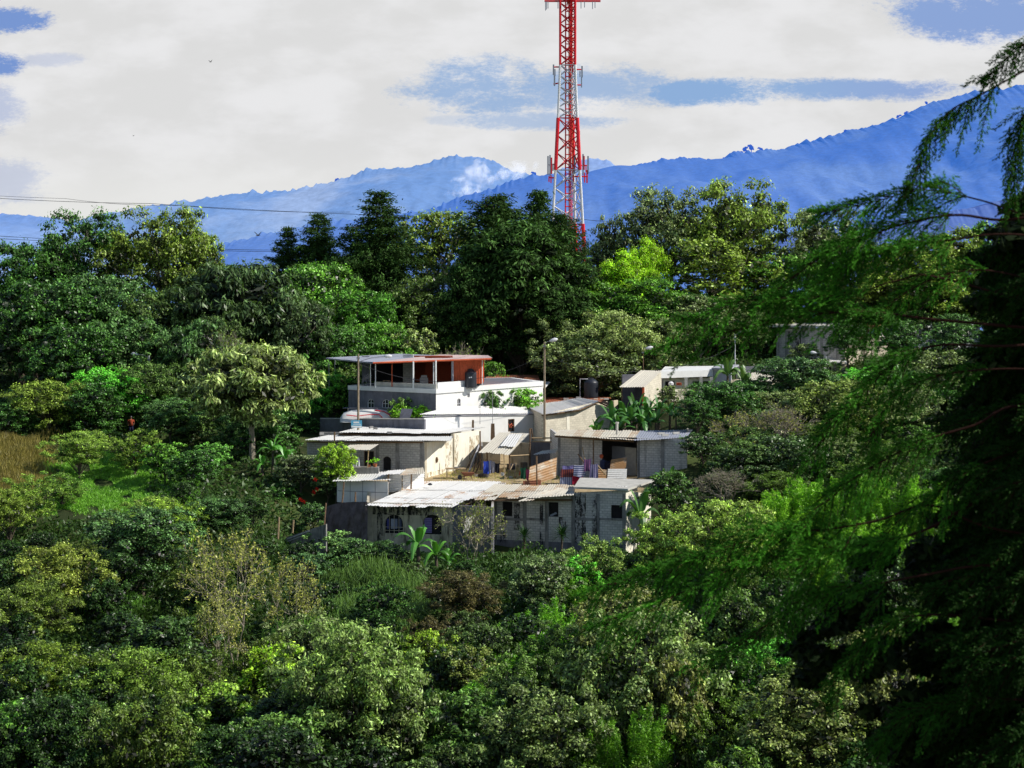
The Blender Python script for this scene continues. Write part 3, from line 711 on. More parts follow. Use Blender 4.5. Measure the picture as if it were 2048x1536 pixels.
Wall(LH, pl(738,153.5), pl(822,159), Z(1008,150), Z(983,153.5), M['block_cream'], th=.15, z1b=Z(985,159), name='parapet_wall')
mb = MB()
for a, b in [((905,1004,150),(1000,1000,150)), ((930,1010,149.5),(995,990,150)), ((760,976,159),(1010,967,159))]:
    mb = MB(); mb.tube([P(*a), P(*b)], .06, 4); mb.build('roof_beam', M['wood'], LH)
# ================================================================== LOWER HOUSE — right half in bare block
RH = empty('house', (X(1120,149), 149, Z(1110,149)), 0, 'grey block house with three square window holes and mould streaks, lowest right', 'house')
a, b, c_ = pl(988,150.8), pl(1252,147.8), pl(1302,153.5)
zt = Z(1112,149)
w2 = Wall(RH, a, b, zt, Z(1000,149.2), M['block_grey'], z1b=Z(979,148.2), holes=[(1005,1003,1025,1033), (1097,1004,1117,1034), (1222,1010,1245,1038)])
for q in [(1005,1003,1025,1033), (1097,1004,1117,1034), (1222,1010,1245,1038)]: w2.window(*q, mat='dark', frame='concrete', bars=(0,0), fr=.035)
for (x0,x1) in [(988,994),(1046,1053),(1090,1097),(1143,1150),(1192,1199),(1245,1251)]: w2.strip('pilaster', x0, 988 if x0 > 1130 else 1003, x1, 1106, M['concrete'], .05)
for (x0,x1) in [(994,1046),(1053,1090),(1150,1192),(1199,1245)]: w2.strip('ring_beam', x0,1036,x1,1041, M['concrete'], .035)
w2.strip('footing', 994,1084,1245,1112, M['grey_wall'], .02)
# mould streaks down the wall
for (x0,y0,x1,y1) in [(1150,984,1172,1095),(1184,992,1194,1080),(1028,1006,1040,1060),(1080,1008,1086,1090),(1000,1034,1012,1085),(1118,1034,1132,1075)]: w2.strip('mould_streak', x0,y0,x1,y1, M['mould'], .056 if x0 in (1184,1080) else .040 if y0 in (1034,1036) else .006)
u0,v0,u1,v1 = w2.rect(1099,1018,1116,1033); mb = MB(); 
for i in range(5): mb.box((u0+.1+.1*i, .08, v0+.06+.05*i), (.16,.04,.10), ry=.6)
w2.part('rag_bundle', mb, cloth('rag', (.30,.33,.42)))
w3 = Wall(RH, b, c_, zt, Z(979,148.2), M['plaster_lit'], z1b=Z(979,157)); 
# slab roof on the right, patched tin over the windows
slab('roof', [P(1148,980,148.6).xy, P(1256,980,147.4).xy, P(1308,980,153.5).xy, P(1160,980,155).xy], Z(979,148.2)+.004, Z(975,148.2), M['conc_pale'], RH)
sheets('tin_roof', P(952,997,149.8), P(1145,989,148.), P(1150,972,156), P(985,972,156), M['tin_old'], RH, 9, .9, seed=5, rust=(0,.8), rows=2)
sheets('tin_roof', P(1050,997,147.9), P(1125,992,147.7), P(1140,980,151), P(1090,981,151), M['tin_old'], RH, 3, 1.5, seed=15, rust=(0,.5), rows=1)
sheets('tin_roof', P(1170,973,150), P(1254,973,149.), P(1300,966,153.5), P(1180,964,154.5), M['tin'], RH, 5, .4, seed=6, rust=(0,.4), rows=1)
mb = MB(); mb.box(P(1055,1000,148.9), (7.,.12,.14)); mb.build('eave_beam', M['wood'], RH)
# slanted pale board behind the bare tree
mb = MB(); mb.hexa([P(926,1066,146.),P(936,1062,146.),P(936,1062,146.05),P(926,1066,146.05),P(932,1036,146.5),P(951,1030,146.5),P(951,1030,146.55),P(932,1036,146.55)])
tag(mb.build('board', M['plaster_lit']), 'cream board leaning against the tan wall behind the bare tree', 'board')

# ================================================================== MIDDLE LEFT HOUSE
zy = Z(960,161.5)
MH = empty('house', (X(800,165), 165, zy), 0, 'block house with double tin roof, arched doorway and cream plastered side wall, middle left', 'house')
a, b, c_, d_ = pl(614,164), pl(849,161), pl(906,166), pl(961,171)
w4 = Wall(MH, a, b, zy, Z(884,164), M['block_dark'], z1b=Z(882,161), holes=[(765,912,783,942,'a'), (728,902,748,940)])
w4.window(765,912,783,942, True, 'dark', 'concrete', (0,0), .08, name='doorway')
w4.window(728,902,748,940, False, 'dark', 'wood', (0,0), .05, name='doorway')
for (x0,x1) in [(752,758),(791,798),(840,848)]: w4.strip('pilaster', x0,885,x1,958, M['concrete'], .04)
w5 = Wall(MH, b, c_, zy-.3, Z(882,161), M['plaster_lit'], z1b=Z(876,166))
w6 = Wall(MH, c_, d_, zy-.3, Z(868,166), M['plaster_lit'], z1b=Z(860,171))
Wall(MH, pl(960,171.2), pl(640,172), zy, Z(866,171), M['block_dark'], name='back_wall')
Wall(MH, pl(684,167.6), pl(900,166.2), Z(880,166), Z(867,166), M['dark'], name='roof_gap_shade')  # dark wall added to paint the shaded gap between the two roofs
w5.strip('corner_strip', 849,884,853,958, M['plaster_tan'], .03); 
mb = MB(); u0,v0,u1,v1 = w5.rect(872,915,880,925); mb.lathe((u0,-.08,v0), [(.02,.0),(.10,.15),(.13,.32),(.06,.5)], 10); w5.part('hanging_pot', mb, M['wood'])
for (x0,y0,x1,y1) in [(852,940,903,958),(890,884,904,950)]: w5.strip('stain', x0,y0,x1,y1, M['damp'], .006)
for (x0,y0,x1,y1) in [(908,930,958,948),(938,872,958,935),(907,868,916,930)]: w6.strip('stain', x0,y0,x1,y1, M['damp'], .006)
w6.strip('corner_strip', 905.5,868,908,950, M['plaster_tan'], .09)
sheets('roof', P(609,880,162.6), P(898,882,159.9), P(903,873,165.5), P(655,871,167.6), M['tin'], MH, 14, .25, seed=21, rust=(0,.5), rows=1)
sheets('roof', P(846,884,160.4), P(900,882,164.), P(899,875,166), P(848,877,163.), M['tin_old'], MH, 3, .5, seed=22, rust=(.3,.8), rows=1)
sheets('roof', P(680,864,166.6), P(898,867,165.4), P(965,856,172.5), P(724,853,175), M['tin'], MH, 12, .3, seed=23, rust=(0,.4), rows=1)
for q in [(P(678,869,167.2), P(898,871,166.2), .10), (P(612,884,163), P(846,885,160.6), .06)]:
    mb = MB(); mb.tube([q[0], q[1]], q[2], 4); mb.build('roof_beam', M['wood'], MH)
mb = MB()
for q in [(643,870,165),(779,868,164),(742,857,171),(751,859,170.5),(781,854,173),(865,853,173.5)]: mb.box(P(q[0],q[1]-1,q[2])+Vector((0,0,.08)), (.38,.2,.18), rz=random.random())
for i in range(1): mb.build('roof_weight', M['concrete'], MH)
mb = MB(); mb.tube([P(669,885,162), P(669,864,162)], .07, 5); mb.build('post', M['wood'], MH)
# awning, its posts, counter and pots
sheets('awning', P(681,899,157.6), P(741,899,157.), P(757,889,160.6), P(700,890,161.5), M['tin_old'], MH, 4, .6, seed=31, rust=(0,.7), rows=1)
mb = MB(); mb.tube([P(735,936,157.8), P(737,898,157.6)], .05, 5); mb.tube([P(684,940,158.2), P(683,899,158.2)], .05, 5); mb.build('awning_post', M['wood_pale'], MH)
mb = MB(); p0, p1 = P(706,950,158.4), P(757,950,158.); mb.hexa([p0,p1,p1+Vector((0,1,0)),p0+Vector((0,1,0))]+[q+Vector((0,o_,.62)) for q,o_ in ((p0,0),(p1,0),(p1,1),(p0,1))])
tag(mb.build('wash_trough', M['concrete']), 'low concrete wash trough under the tin awning', 'wash trough')
for (px, s_) in [(738,1.),(750,1.25)]:
    q = P(px,935,158.5); e = empty('potted_plant', q, 0, 'small potted plant on the wash trough, '+('left of the pair' if px == 738 else 'right and larger of the pair'), 'potted plant')
    mb = MB(); mb.lathe((0,0,0), [(.10*s_,0),(.15*s_,.22*s_),(.17*s_,.24*s_)], 10); link('pot', mb.mesh('pot', M['clay']), e)
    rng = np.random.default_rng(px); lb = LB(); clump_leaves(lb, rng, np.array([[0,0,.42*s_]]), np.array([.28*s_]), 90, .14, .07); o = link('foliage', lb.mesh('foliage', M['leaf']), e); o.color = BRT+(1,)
for i, (px, c0, lb_) in enumerate([(709,(.72,.72,.78),'white shirt hanging under the tin awning, left'), (716,(.62,.64,.74),'pale blue shirt hanging under the tin awning, right')]):
    q0, q1 = P(px-2.5,914,159.3), P(px+2.5,914,159.3); cloth_sheet('shirt', q0, q1, .85, cloth('shirt', c0), label=lb_, seed=i, taper=-.5)
# small white-panel annex in front
AN = empty('shed', (X(730,154), 154, Z(1000,154)), 0, 'low shed of pale blue-white wall panels with sagging tin roof, left of the patched roof', 'shed')
a, b = pl(674,154.6), pl(776,153.2)
w7 = Wall(AN, a, b, Z(1006,154), Z(960,154.2), M['white'], th=.06)
for x_ in (700,725,750): w7.strip('panel_joint', x_,961,x_+.8,1003, M['grey_wall'], .008)
w7.strip('panel_joint', 676,983,774,984, M['grey_wall'], .006)
Wall(AN, pl(680,158), a, Z(1006,154), Z(958,154.2), M['white'], th=.06)
sheets('roof', P(664,962,153.8), P(781,960,152.9), P(792,944,158.5), P(682,946,159.5), M['tin'], AN, 6, .4, seed=41, rust=(0,.55), rows=1, sag=.08)
mb = MB(); mb.tube([P(684,1010,152.6), P(688,964,152.8)], .06, 5); mb.tube([P(711,1004,152.6), P(711,985,152.6)], .06, 5); mb.build('post', M['wood'], AN)
# corrugated lean-to beside it
LT = empty('shed', (X(812,155), 155, Z(985,155)), 0, 'small shed of horizontal corrugated sheets with striped rusty roof, beside the cream wall', 'shed')
sheets('wall', P(778,985,154.8), P(778,949,154.8), P(803,948,154.8), P(803,980,154.8), M['tin'], LT, 3, .0, .20, seed=51, rust=(.1,.6), rows=1)
sheets('wall', P(806,982,155.), P(806,948,155.), P(849,944,157.5), P(848,975,157.5), M['tin'], LT, 3, .0, .20, seed=52, rust=(.1,.7), rows=1)
sheets('roof', P(756,950,153.6), P(800,948,153.8), P(812,940,157.5), P(775,942,157.5), M['tin'], LT, 3, .4, seed=53, rust=(0,.3), rows=1)
sheets('roof', P(800,950,153.6), P(848,947,155.4), P(846,936,160), P(812,938,159), M['tin_old'], LT, 3, .4, seed=54, rust=(.2,.6), rows=1)
mb = MB(); mb.tube([P(776,985,153.8), P(777,948,153.8)], .07, 5); mb.tube([P(822,978,154.2), P(823,948,154.4)], .07, 5); mb.build('post', M['wood'], LT)

# ================================================================== UPPER MIDDLE BLOCK HOUSE (in shade)
BH = empty('house', (X(1240,164), 164, Z(968,162)), 0, 'grey block house with a wide dark opening, long flat tin roof, above the square windows', 'house')
a, b, c_, d_ = pl(1115,162.4), pl(1204,161.8), pl(1274,161.3), pl(1374,160.4)
zz = Z(968,161); zt_ = Z(876,161.4)
w8 = Wall(BH, a, b, zz, Z(872,161.2), M['block_grey'], z1b=zt_)
w9 = Wall(BH, c_, d_, zz, zt_, M['block_grey'], z1b=Z(874,162.4))
Wall(BH, pl(1374,162.4), pl(1378,171), zz, Z(874,162.4), M['block_cream'])
Wall(BH, pl(1100,168), a, zz, Z(872,161.2), M['block_grey'])
Wall(BH, pl(1110,168), pl(1378,170), zz, Z(880,168), M['grey_wall'], name='back_wall')
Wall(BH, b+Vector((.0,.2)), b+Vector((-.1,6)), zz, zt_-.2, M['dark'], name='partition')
ip = Wall(BH, pl(1224,164.5), pl(1262,163.2), zz, Z(893,164), M['grey_lit'], name='partition', th=.1)
ip2 = Wall(BH, pl(1250,163.2), pl(1272,162.6), zz, Z(895,163), M['conc_pale'], name='partition', th=.1)
w9.strip('pilaster', 1322,878,1329,962, M['concrete'], .04); w9.strip('pilaster', 1275,878,1280,962, M['concrete'], .04)
w8.strip('pilaster', 1158,876,1164,962, M['concrete'], .03); w8.strip('pilaster', 1116,876,1121,962, M['concrete'], .03)
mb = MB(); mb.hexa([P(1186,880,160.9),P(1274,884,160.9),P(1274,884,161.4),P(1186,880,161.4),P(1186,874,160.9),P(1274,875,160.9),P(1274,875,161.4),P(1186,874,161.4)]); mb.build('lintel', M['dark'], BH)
sheets('roof', P(1108,870,160.2), P(1268,880,160.3), P(1280,862,169), P(1120,860,170), M['tin_old'], BH, 9, .3, seed=61, rust=(.35,.85), rows=1)
sheets('roof', P(1268,880,160.3), P(1374,875,161.2), P(1385,860,170), P(1280,862,169), M['tin_blue'], BH, 6, .3, seed=62, rust=(0,.5), rows=1)
mb = MB(); mb.tube([P(1110,873,160.5), P(1268,883,160.6)], .07, 4); mb.tube([P(1187,960,160.7), P(1187,876,160.7)], .06, 5); mb.build('roof_beam', M['wood'], BH)
mb = MB(); mb.tube([P(1234,872,165), P(1234,845,165)], .11, 8); mb.tube([P(1234,847,165), P(1234,844,165)], .16, 8); mb.build('chimney_pipe', M['conc_pale'], BH)
mb = MB(); 
for q in [(1322,869,165),(1330,872,162.5),(1352,868,165)]: mb.box(P(*q)+Vector((0,0,.09)), (.6,.25,.16), rz=.3)
mb.build('roof_weight', M['conc_pale'], BH)
# things inside the opening
for i, (px, py, Y_, r_, c0, lb_) in enumerate([(1206,925,161.9,.28,(.05,.06,.12),'dark blue barrel in the shaded opening, left'),(1216,928,161.6,.24,(.03,.03,.05),'black barrel in the shaded opening, right')]):
    mb = MB(); mb.lathe((0,0,0), [(r_*.9,0),(r_,.1),(r_,.7),(r_*.85,.8),(r_*.3,.84)], 14); o = link('barrel', mb.mesh('barrel', cloth('barrel', c0)), None, P(px, py+14, Y_)); tag(o, lb_, 'barrel')
mb = MB(); mb.lathe((0,0,0), [(.08,0),(.15,.12),(.16,.3),(.06,.36)], 12); tag(link('bucket', mb.mesh('bucket', M['red_metal']), None, P(1203,917,161.7)), 'small red bucket resting on the dark barrels', 'bucket')
# slanted corrugated sheets in front of the opening
def sheet_thing(c, label, mat, seed, rust, wave=.18, n=2, Yb=None):
    o = sheets('corrugated_sheet', *c, mat, None, n, 0, wave, .02, seed=seed, rust=rust, rows=1); return tag(o, label, 'corrugated sheet')
sheet_thing((P(1217,962,160.),P(1222,920,160.3),P(1254,914,160.5),P(1252,935,160.2)), 'rusty corrugated sheet leaning in front of the wide opening, upper', M['tin_old'], 71, (.8,1.2))
sheet_thing((P(1214,964,159.6),P(1216,938,159.8),P(1254,938,160.),P(1253,962,159.7)), 'pale corrugated sheet leaning at the foot of the wide opening', M['tin'], 72, (0,.3))
sheet_thing((P(1192,964,159.4),P(1193,938,159.6),P(1213,940,159.7),P(1212,963,159.5)), 'narrow rusty corrugated sheet left of the pale one', M['tin_old'], 73, (.8,1.2))
sheet_thing((P(1056,974,157.5),P(1060,934,157.8),P(1114,915,159.5),P(1112,955,159.)), 'large rust-striped corrugated sheet fencing the yard beside the post', M['tin_old'], 74, (.75,1.2), .22, 3)
sheet_thing((P(1046,975,157.),P(1046,962,157.),P(1082,960,157.2),P(1082,972,157.2)), 'low red-brown corrugated strip at the roof edge below the large striped sheet', M['tin_red'], 75, (.2,.6))
# laundry by that wall
LD = 'laundry hanging on the line by the block wall'
for i, (x0,x1,y0,dr,c0,c1,lb_) in enumerate([(1125,1147,931,.7,(.14,.12,.32),(.30,.28,.55),'violet cloth on the yard line, upper left of the laundry'),
     (1122,1149,938,.65,(.10,.03,.05),(.25,.07,.05),'dark red patterned cloth below the violet one'),
     (1148,1170,930,.95,(.62,.65,.80),(.03,.05,.22),'blue and white striped cloth on the yard line'),
     (1120,1146,952,.75,(.55,.58,.72),(.20,.22,.38),'white spotted cloth at the lower left of the laundry'),
     (1145,1166,950,.75,(.30,.015,.04),None,'crimson cloth at the lower right of the laundry'),
     (1168,1182,918,1.0,(.09,.05,.14),(.20,.09,.18),'dark plaid cloth on the slanting pole'),
     (1180,1196,928,1.2,(.10,.09,.20),(.25,.24,.36),'long grey-violet cloth at the right end of the laundry')]):
    Y_ = 159.4 - .12*i + (.3 if y0 > 940 else 0)
    cloth_sheet('hanging_cloth', P(x0,y0,Y_), P(x1,y0-1,Y_+.1), dr, cloth('cloth_%d' % i, c0, c1, .17, 2 if i in (2,) else 0), label=lb_, seed=i+3, taper=-.08)
mb = MB(); mb.tube([P(1118,931,159.5), P(1150,933,159.4), P(1185,930,159.3), P(1200,925,160.)], .012, 4)
mb.tube([P(1120,951,159.), P(1168,950,158.9)], .012, 4); tag(mb.build('clothes_line', M['wire']), 'thin clothes line holding the coloured laundry by the block wall', 'clothes line')
def pole(pts, r, label, cat='pole', mat='wood_pale', name='pole', n=5):
    mb = MB(); mb.tube([P(*q) for q in pts], r, n); return tag(mb.build(name, M[mat]), label, cat)
pole([(1156,908,160.2),(1196,962,159.4)], .06, 'pale timber pole slanting down through the laundry', mat='wood')
pole([(1165,895,160.8),(1172,930,160)], .045, 'short upright stick above the striped cloth')
pole([(1193,928,159.2),(1212,950,159.)], .07, 'thick pale plank leaning at the narrow rusty sheet', 'plank')
pole([(1074,972,156.9),(1073,912,157.)], .07, 'upright post in front of the large striped sheet', 'post', 'wood')

# ================================================================== YARD SHED with slanting tin awning
YS = empty('shed', (X(1010,168), 168, Z(940,166)), 0, 'open yard shed under a pale slanting tin awning, between the two block houses', 'shed')
zz = Z(942,166)
Wall(YS, pl(962,170.5), pl(1060,169.5), zz, Z(885,170), M['plaster_tan'], holes=[(1000,900,1020,940)])
Wall(YS, pl(1060,168.5), pl(1116,168.), zz, Z(884,168), M['grey_wall'])
Wall(YS, pl(961,171), pl(962,167), zz, Z(890,168), M['concrete'])
sheets('awning', P(958,904,162.5), P(1020,908,162.), P(1058,868,168.5), P(998,866,169.5), M['tin_old'], YS, 5, .3, seed=81, rust=(0,.35), rows=1)
sheets('awning', P(1000,892,163.9), P(1030,893,163.7), P(1044,870,167.8), P(1018,869,168), M['tin'], YS, 2, .3, seed=82, rust=(0,.3), rows=1)
mb = MB()
for q in [((961,940,163),(960,862,163)), ((1060,936,166),(1060,857,166)), ((1019,938,162.5),(1019,908,162.5)), ((975,935,162.8),(974,905,162.8)), ((1066,880,167.5),(1063,857,167)), ((1059,930,165),(1059,895,165))]: mb.tube([P(*q[0]), P(*q[1])], .07, 5)
mb.build('post', M['wood'], YS)
for q in [((1063,876,167),(1115,876,166.6)), ((1063,883,167),(1115,884,166.6)), ((1058,910,164),(1020,912,162.3))]:
    mb = MB(); mb.tube([P(*q[0]), P(*q[1])], .06, 4); mb.build('rail', M['wood_pale'], YS)
sheets('awning', P(1066,909,161.5), P(1112,906,161.), P(1114,899,163.), P(1084,902,163.5), M['tin_old'], YS, 3, .4, seed=83, rust=(.1,.5), rows=1)
mb = MB(); mb.hexa([P(943,868,172),P(948,868,172),P(948,868,172.4),P(943,868,172.4),P(944,840,172),P(948,840,172),P(948,840,172.4),P(944,840,172.4)])
tag(mb.build('pillar', M['wood']), 'thin brown pillar before the white wall, at the corner of the double tin roof', 'pillar')
mb = MB(); mb.hexa([P(981,880,171),P(990,880,171),P(990,880,171.4),P(981,880,171.4),P(982,847,171),P(989,847,171),P(989,847,171.4),P(982,847,171.4)])
tag(mb.build('pillar', M['wood']), 'thick brown pillar before the white wall, above the slanting awning', 'pillar')
for px, t_, b_, lb_ in [(960,806,848,'thin antenna rod rising left of the small window'), (985,785,848,'taller thin antenna rod above the thick brown pillar')]:
    mb = MB(); mb.tube([P(px,b_,171.2), P(px,t_,171.2)], .025, 4)
    if px == 960: mb.tube([P(955,814,171.2), P(962,814,171.2)], .03, 4)
    tag(mb.build('antenna_rod', M['steel']), lb_, 'antenna')
# leaning planks
for i, (q0, q1, r_) in enumerate([((937,946,164),(958,890,167.5),.09), ((944,948,163.5),(960,905,167),.06), ((950,950,163.8),(962,920,166),.07), ((932,940,164.5),(952,898,168.3),.05)]):
    mb = MB(); mb.tube([P(*q0), P(*q1)], r_, 4); tag(mb.build('plank', M['wood' if i else 'steel']), ['grey plank, widest of the stack leaning at the cream wall end','thin brown plank leaning in the middle of the stack','short dark plank leaning at the right of the stack','thin brown plank leaning at the left of the stack'][i], 'plank')
# table
T = empty('table', P(911,956,161), 0, 'rough wooden table against the cream wall', 'table')
mb = MB(); mb.box((0,0,.80), (1.7,.8,.06)); link('tabletop', mb.mesh('tabletop', M['wood_pale']), T)
for sx, sy in ((-.72,-.3),(.72,-.3),(-.72,.3),(.72,.3)):
    mb = MB(); mb.box((sx,sy,.385), (.08,.08,.77)); link('leg', mb.mesh('leg', M['wood_pale']), T)
mb = MB(); mb.lathe((0,0,0), [(.02,0),(.2,.02),(.24,.09)], 12); tag(link('basin', mb.mesh('basin', M['steel']), None, P(911,956,161)+Vector((.1,0,.83))), 'small grey basin on the wooden table', 'basin')
# wheelbarrow
Wb = empty('wheelbarrow', P(934,959,160.6), .2, 'rusty brown wheelbarrow standing right of the wooden table', 'wheelbarrow')
mb = MB(); mb.hexa([(-.3,-.22,.32),(.35,-.22,.30),(.35,.22,.30),(-.3,.22,.32),(-.48,-.34,.62),(.6,-.34,.58),(.6,.34,.58),(-.48,.34,.62)]); link('tray', mb.mesh('tray', cloth('rusty_tray', (.22,.09,.05))), Wb)
mb = MB(); mb.tube([(-.62,-.04,.2),(-.62,.04,.2)], .2, 14); link('wheel', mb.mesh('wheel', M['tank']), Wb)
for s_ in (-1,1):
    mb = MB(); mb.tube([(-.62,.07*s_,.2),(-.1,.2*s_,.3),(1.0,.3*s_,.5)], .025, 5); link('handle', mb.mesh('handle', M['wood']), Wb)
    mb = MB(); mb.tube([(.35,.22*s_,.31),(.42,.26*s_,0)], .025, 5); link('leg', mb.mesh('leg', M['wood']), Wb)
# clothes in the yard
cloth_sheet('hanging_cloth', P(967,922,162), P(977,921,162.1), 1.35, cloth('royal_blue', (.035,.07,.42)), label='royal blue cloth hanging in the yard under the awning', seed=31, taper=-.15)
cloth_sheet('hanging_cloth', P(976,922,162.2), P(982,920,162.2), 1.1, cloth('pale_blue', (.22,.26,.50), (.5,.52,.66), .2, 0), label='pale blue cloth right beside the royal blue one', seed=32)
cloth_sheet('hanging_cloth', P(982,920,162.2), P(990,923,162.2), .95, cloth('grey_cloth', (.30,.29,.33)), label='grey crumpled cloth on the awning line', seed=33)
cloth_sheet('hanging_cloth', P(990,926,162.3), P(999,926,162.3), .8, cloth('black_cloth', (.02,.02,.03)), label='black cloth at the right end of the awning line', seed=34)
mb = MB(); mb.tube([P(960,921,162.1), P(980,920,162.1), P(1008,924,162.2)], .012, 4); tag(mb.build('clothes_line', M['wire']), 'clothes line under the slanting awning with the blue cloths', 'clothes line')
for (px, py, r_, h_, c0, lb_, nm_) in [(963,958,.30,.5,(.07,.06,.05),'dark round tub on the yard floor left of the blue cloth','tub'),(972,957,.24,.42,(.12,.11,.10),'grey bucket at the foot of the blue cloth','bucket'),(1041,949,.14,.34,(.65,.07,.02),'orange-red bucket in the yard beside the green cloth','bucket'),(1005,950,.16,.24,(.6,.6,.6),'white pail in the middle of the yard','pail'),(953,952,.16,.2,(.6,.6,.58),'white pail beside the leaning planks','pail'),(1030,957,.13,.2,(.45,.06,.05),'small red pail on the yard floor','pail'),(1022,955,.18,.14,(.6,.6,.62),'shallow white basin on the yard floor','basin')]:
    mb = MB(); mb.lathe((0,0,0), [(r_*.8,0),(r_,h_),(r_*.94,h_),(r_*.75,.04)], 14); tag(link(nm_, mb.mesh(nm_, cloth(nm_, c0)), None, P(px,py,161.5)-Vector((0,0,.05))), lb_, nm_)
for i, (q0, q1, r_, lb_) in enumerate([((1010,960,160.5),(1008,908,161),.05,'tall pale pole standing in the yard'), ((1012,958,160.5),(1026,928,161.5),.04,'forked stick leaning right of the tall yard pole'), ((1030,952,161),(1032,925,161.5),.03,'thin stick standing near the red bucket'), ((1037,955,161),(1040,930,161.5),.025,'thinnest stick left of the green cloth'), ((966,940,162.5),(972,918,163),.05,'short plank leaning behind the blue cloth')]):
    pole([q0, q1], r_, lb_, 'stick' if i else 'pole')
mb = MB(); mb.tube([P(1020,934,161.4), P(1042,937,161.)], .015, 4); mb.build('g', None) if 0 else None
cloth_sheet('hanging_cloth', P(1041,935,160), P(1052,934,160), .95, cloth('green_cloth', (.02,.09,.05)), label='dark green cloth hung beside the large striped sheet', seed=41)
cloth_sheet('hanging_cloth', P(1052,938,159.6), P(1060,938,159.4), .9, cloth('pink_cloth', (.42,.07,.14), (.55,.30,.36), .5, 0), label='pink cloth hung between the green cloth and the striped sheet', seed=42)
rgc = random.Random(21)
for i,(px,py,Y_,w_,h_,c0,lb_) in enumerate([(1000,944,164.5,.5,.4,(.30,.22,.12),'tan cardboard box on the yard floor behind the tall pole'),(1022,938,165,.6,.5,(.06,.06,.07),'dark crate against the yard shed wall'),(1048,940,164.5,.5,.7,(.12,.10,.08),'brown crate at the right post of the yard shed'),(1096,952,162.,.5,.5,(.05,.045,.05),'black crate in the corner by the block wall'),(1150,966,159.6,.5,.3,(.35,.30,.22),'low tan box under the crimson cloth'),(980,944,164.5,.4,.9,(.05,.04,.05),'dark upright trunk behind the hanging blue cloths'),(1262,962,160.4,.4,.25,(.10,.10,.11),'small dark crate at the right foot of the wide opening')]):
    mb = MB(); mb.box((0,0,h_/2), (w_,.4,h_)); mb.box((0,-.012,h_*.75), (w_*1.03,.41,.04)); mb.box((0,-.012,h_*.3), (w_*1.03,.41,.04)); tag(link('crate', mb.mesh('crate', cloth('crate', c0)), None, P(px,py,Y_)-Vector((0,0,.05)), rgc.random()*.6), lb_, 'crate')
mb = MB(); mb.lathe((0,0,0), [(.05,0),(.16,.03),(.2,.10),(.05,.2)], 10); tag(link('stone', mb.mesh('stone', M['tank']), None, P(860,972,156)+Vector((0,0,.05))), 'dark stone weighing down the patched tin roof', 'stone')

# ================================================================== WHITE LONG HOUSE and grey garden wall
zz = Z(905,172)
WHs = empty('house', (X(980,174), 174, zz), 0, 'long white house with low white tin roof and one small window with red flowers', 'house')
a, b = pl(848,170.5), pl(1088,179)
w10 = Wall(WHs, a, b, zz, Z(836,170.5), M['white_wall'], z1b=Z(829,179), holes=[(1016,838,1029,863)])
f_ = w10.window(1016,838,1029,863, mat='dark', frame='wood', bars=(0,0), fr=.07)
u0,v0,u1,v1 = w10.rect(1018,848,1027,856); mb = MB()
rg = random.Random(3)
for i in range(16): mb.lathe((u0+rg.random()*(u1-u0), .08, v0+rg.random()*(v1-v0)), [(.02,0),(.06,.04),(.02,.09)], 6)
w10.part('flowers', mb, M['red_metal'])
sheets('roof', P(838,829,171.0), P(1092,827,179.), P(1095,813,182.6), P(905,813,174.8), M['tin'], WHs, 13, .15, seed=91, rust=(0,.2), rows=1)
mb = MB(); mb.tube([P(845,833,170.4), P(1088,828.5,178.8)], .05, 4); mb.build('roof_beam', M['steel'], WHs)
Wall(WHs, pl(905,174.7), pl(1095,182.4), zz, Z(820,182), M['grey_wall'], name='back_wall')
GW = empty('garden_wall', (X(750,174), 174, Z(866,174)), 0, 'long grey garden wall in shade below the terrace house', 'wall')
Wall(GW, pl(640,178), pl(849,170.4), Z(905,174), Z(838,178), M['grey_wall'], z1b=Z(839,170.4), th=.2)
mb = MB(); mb.hexa([P(640,838,178)+Vector((0,-.05,.003)),P(849,839,170.4)+Vector((0,-.05,.003)),P(849,839,170.4)+Vector((0,.3,.003)),P(640,838,178)+Vector((0,.3,.003))]+[q+Vector((0,0,.08)) for q in (P(640,838,178)+Vector((0,-.05,0)),P(849,839,170.4)+Vector((0,-.05,0)),P(849,839,170.4)+Vector((0,.3,0)),P(640,838,178)+Vector((0,.3,0)))]); mb.build('coping', M['conc_pale'], GW)
# light blue notice board by the pole
SG = empty('sign', P(713,856,168.6), 0, 'light blue and white notice board beside the wooden lamp pole', 'sign')
mb = MB(); mb.box((0,0,.35), (.95,.03,.66)); link('board', mb.mesh('board', cloth('sign_blue', (.12,.42,.62))), SG)
mb = MB(); mb.box((-.02,-.018,.50), (.5,.006,.13)); mb.box((.05,-.018,.33), (.68,.006,.05)); mb.box((0,-.018,.12), (.9,.006,.16)); link('lettering', mb.mesh('lettering', M['white']), SG)

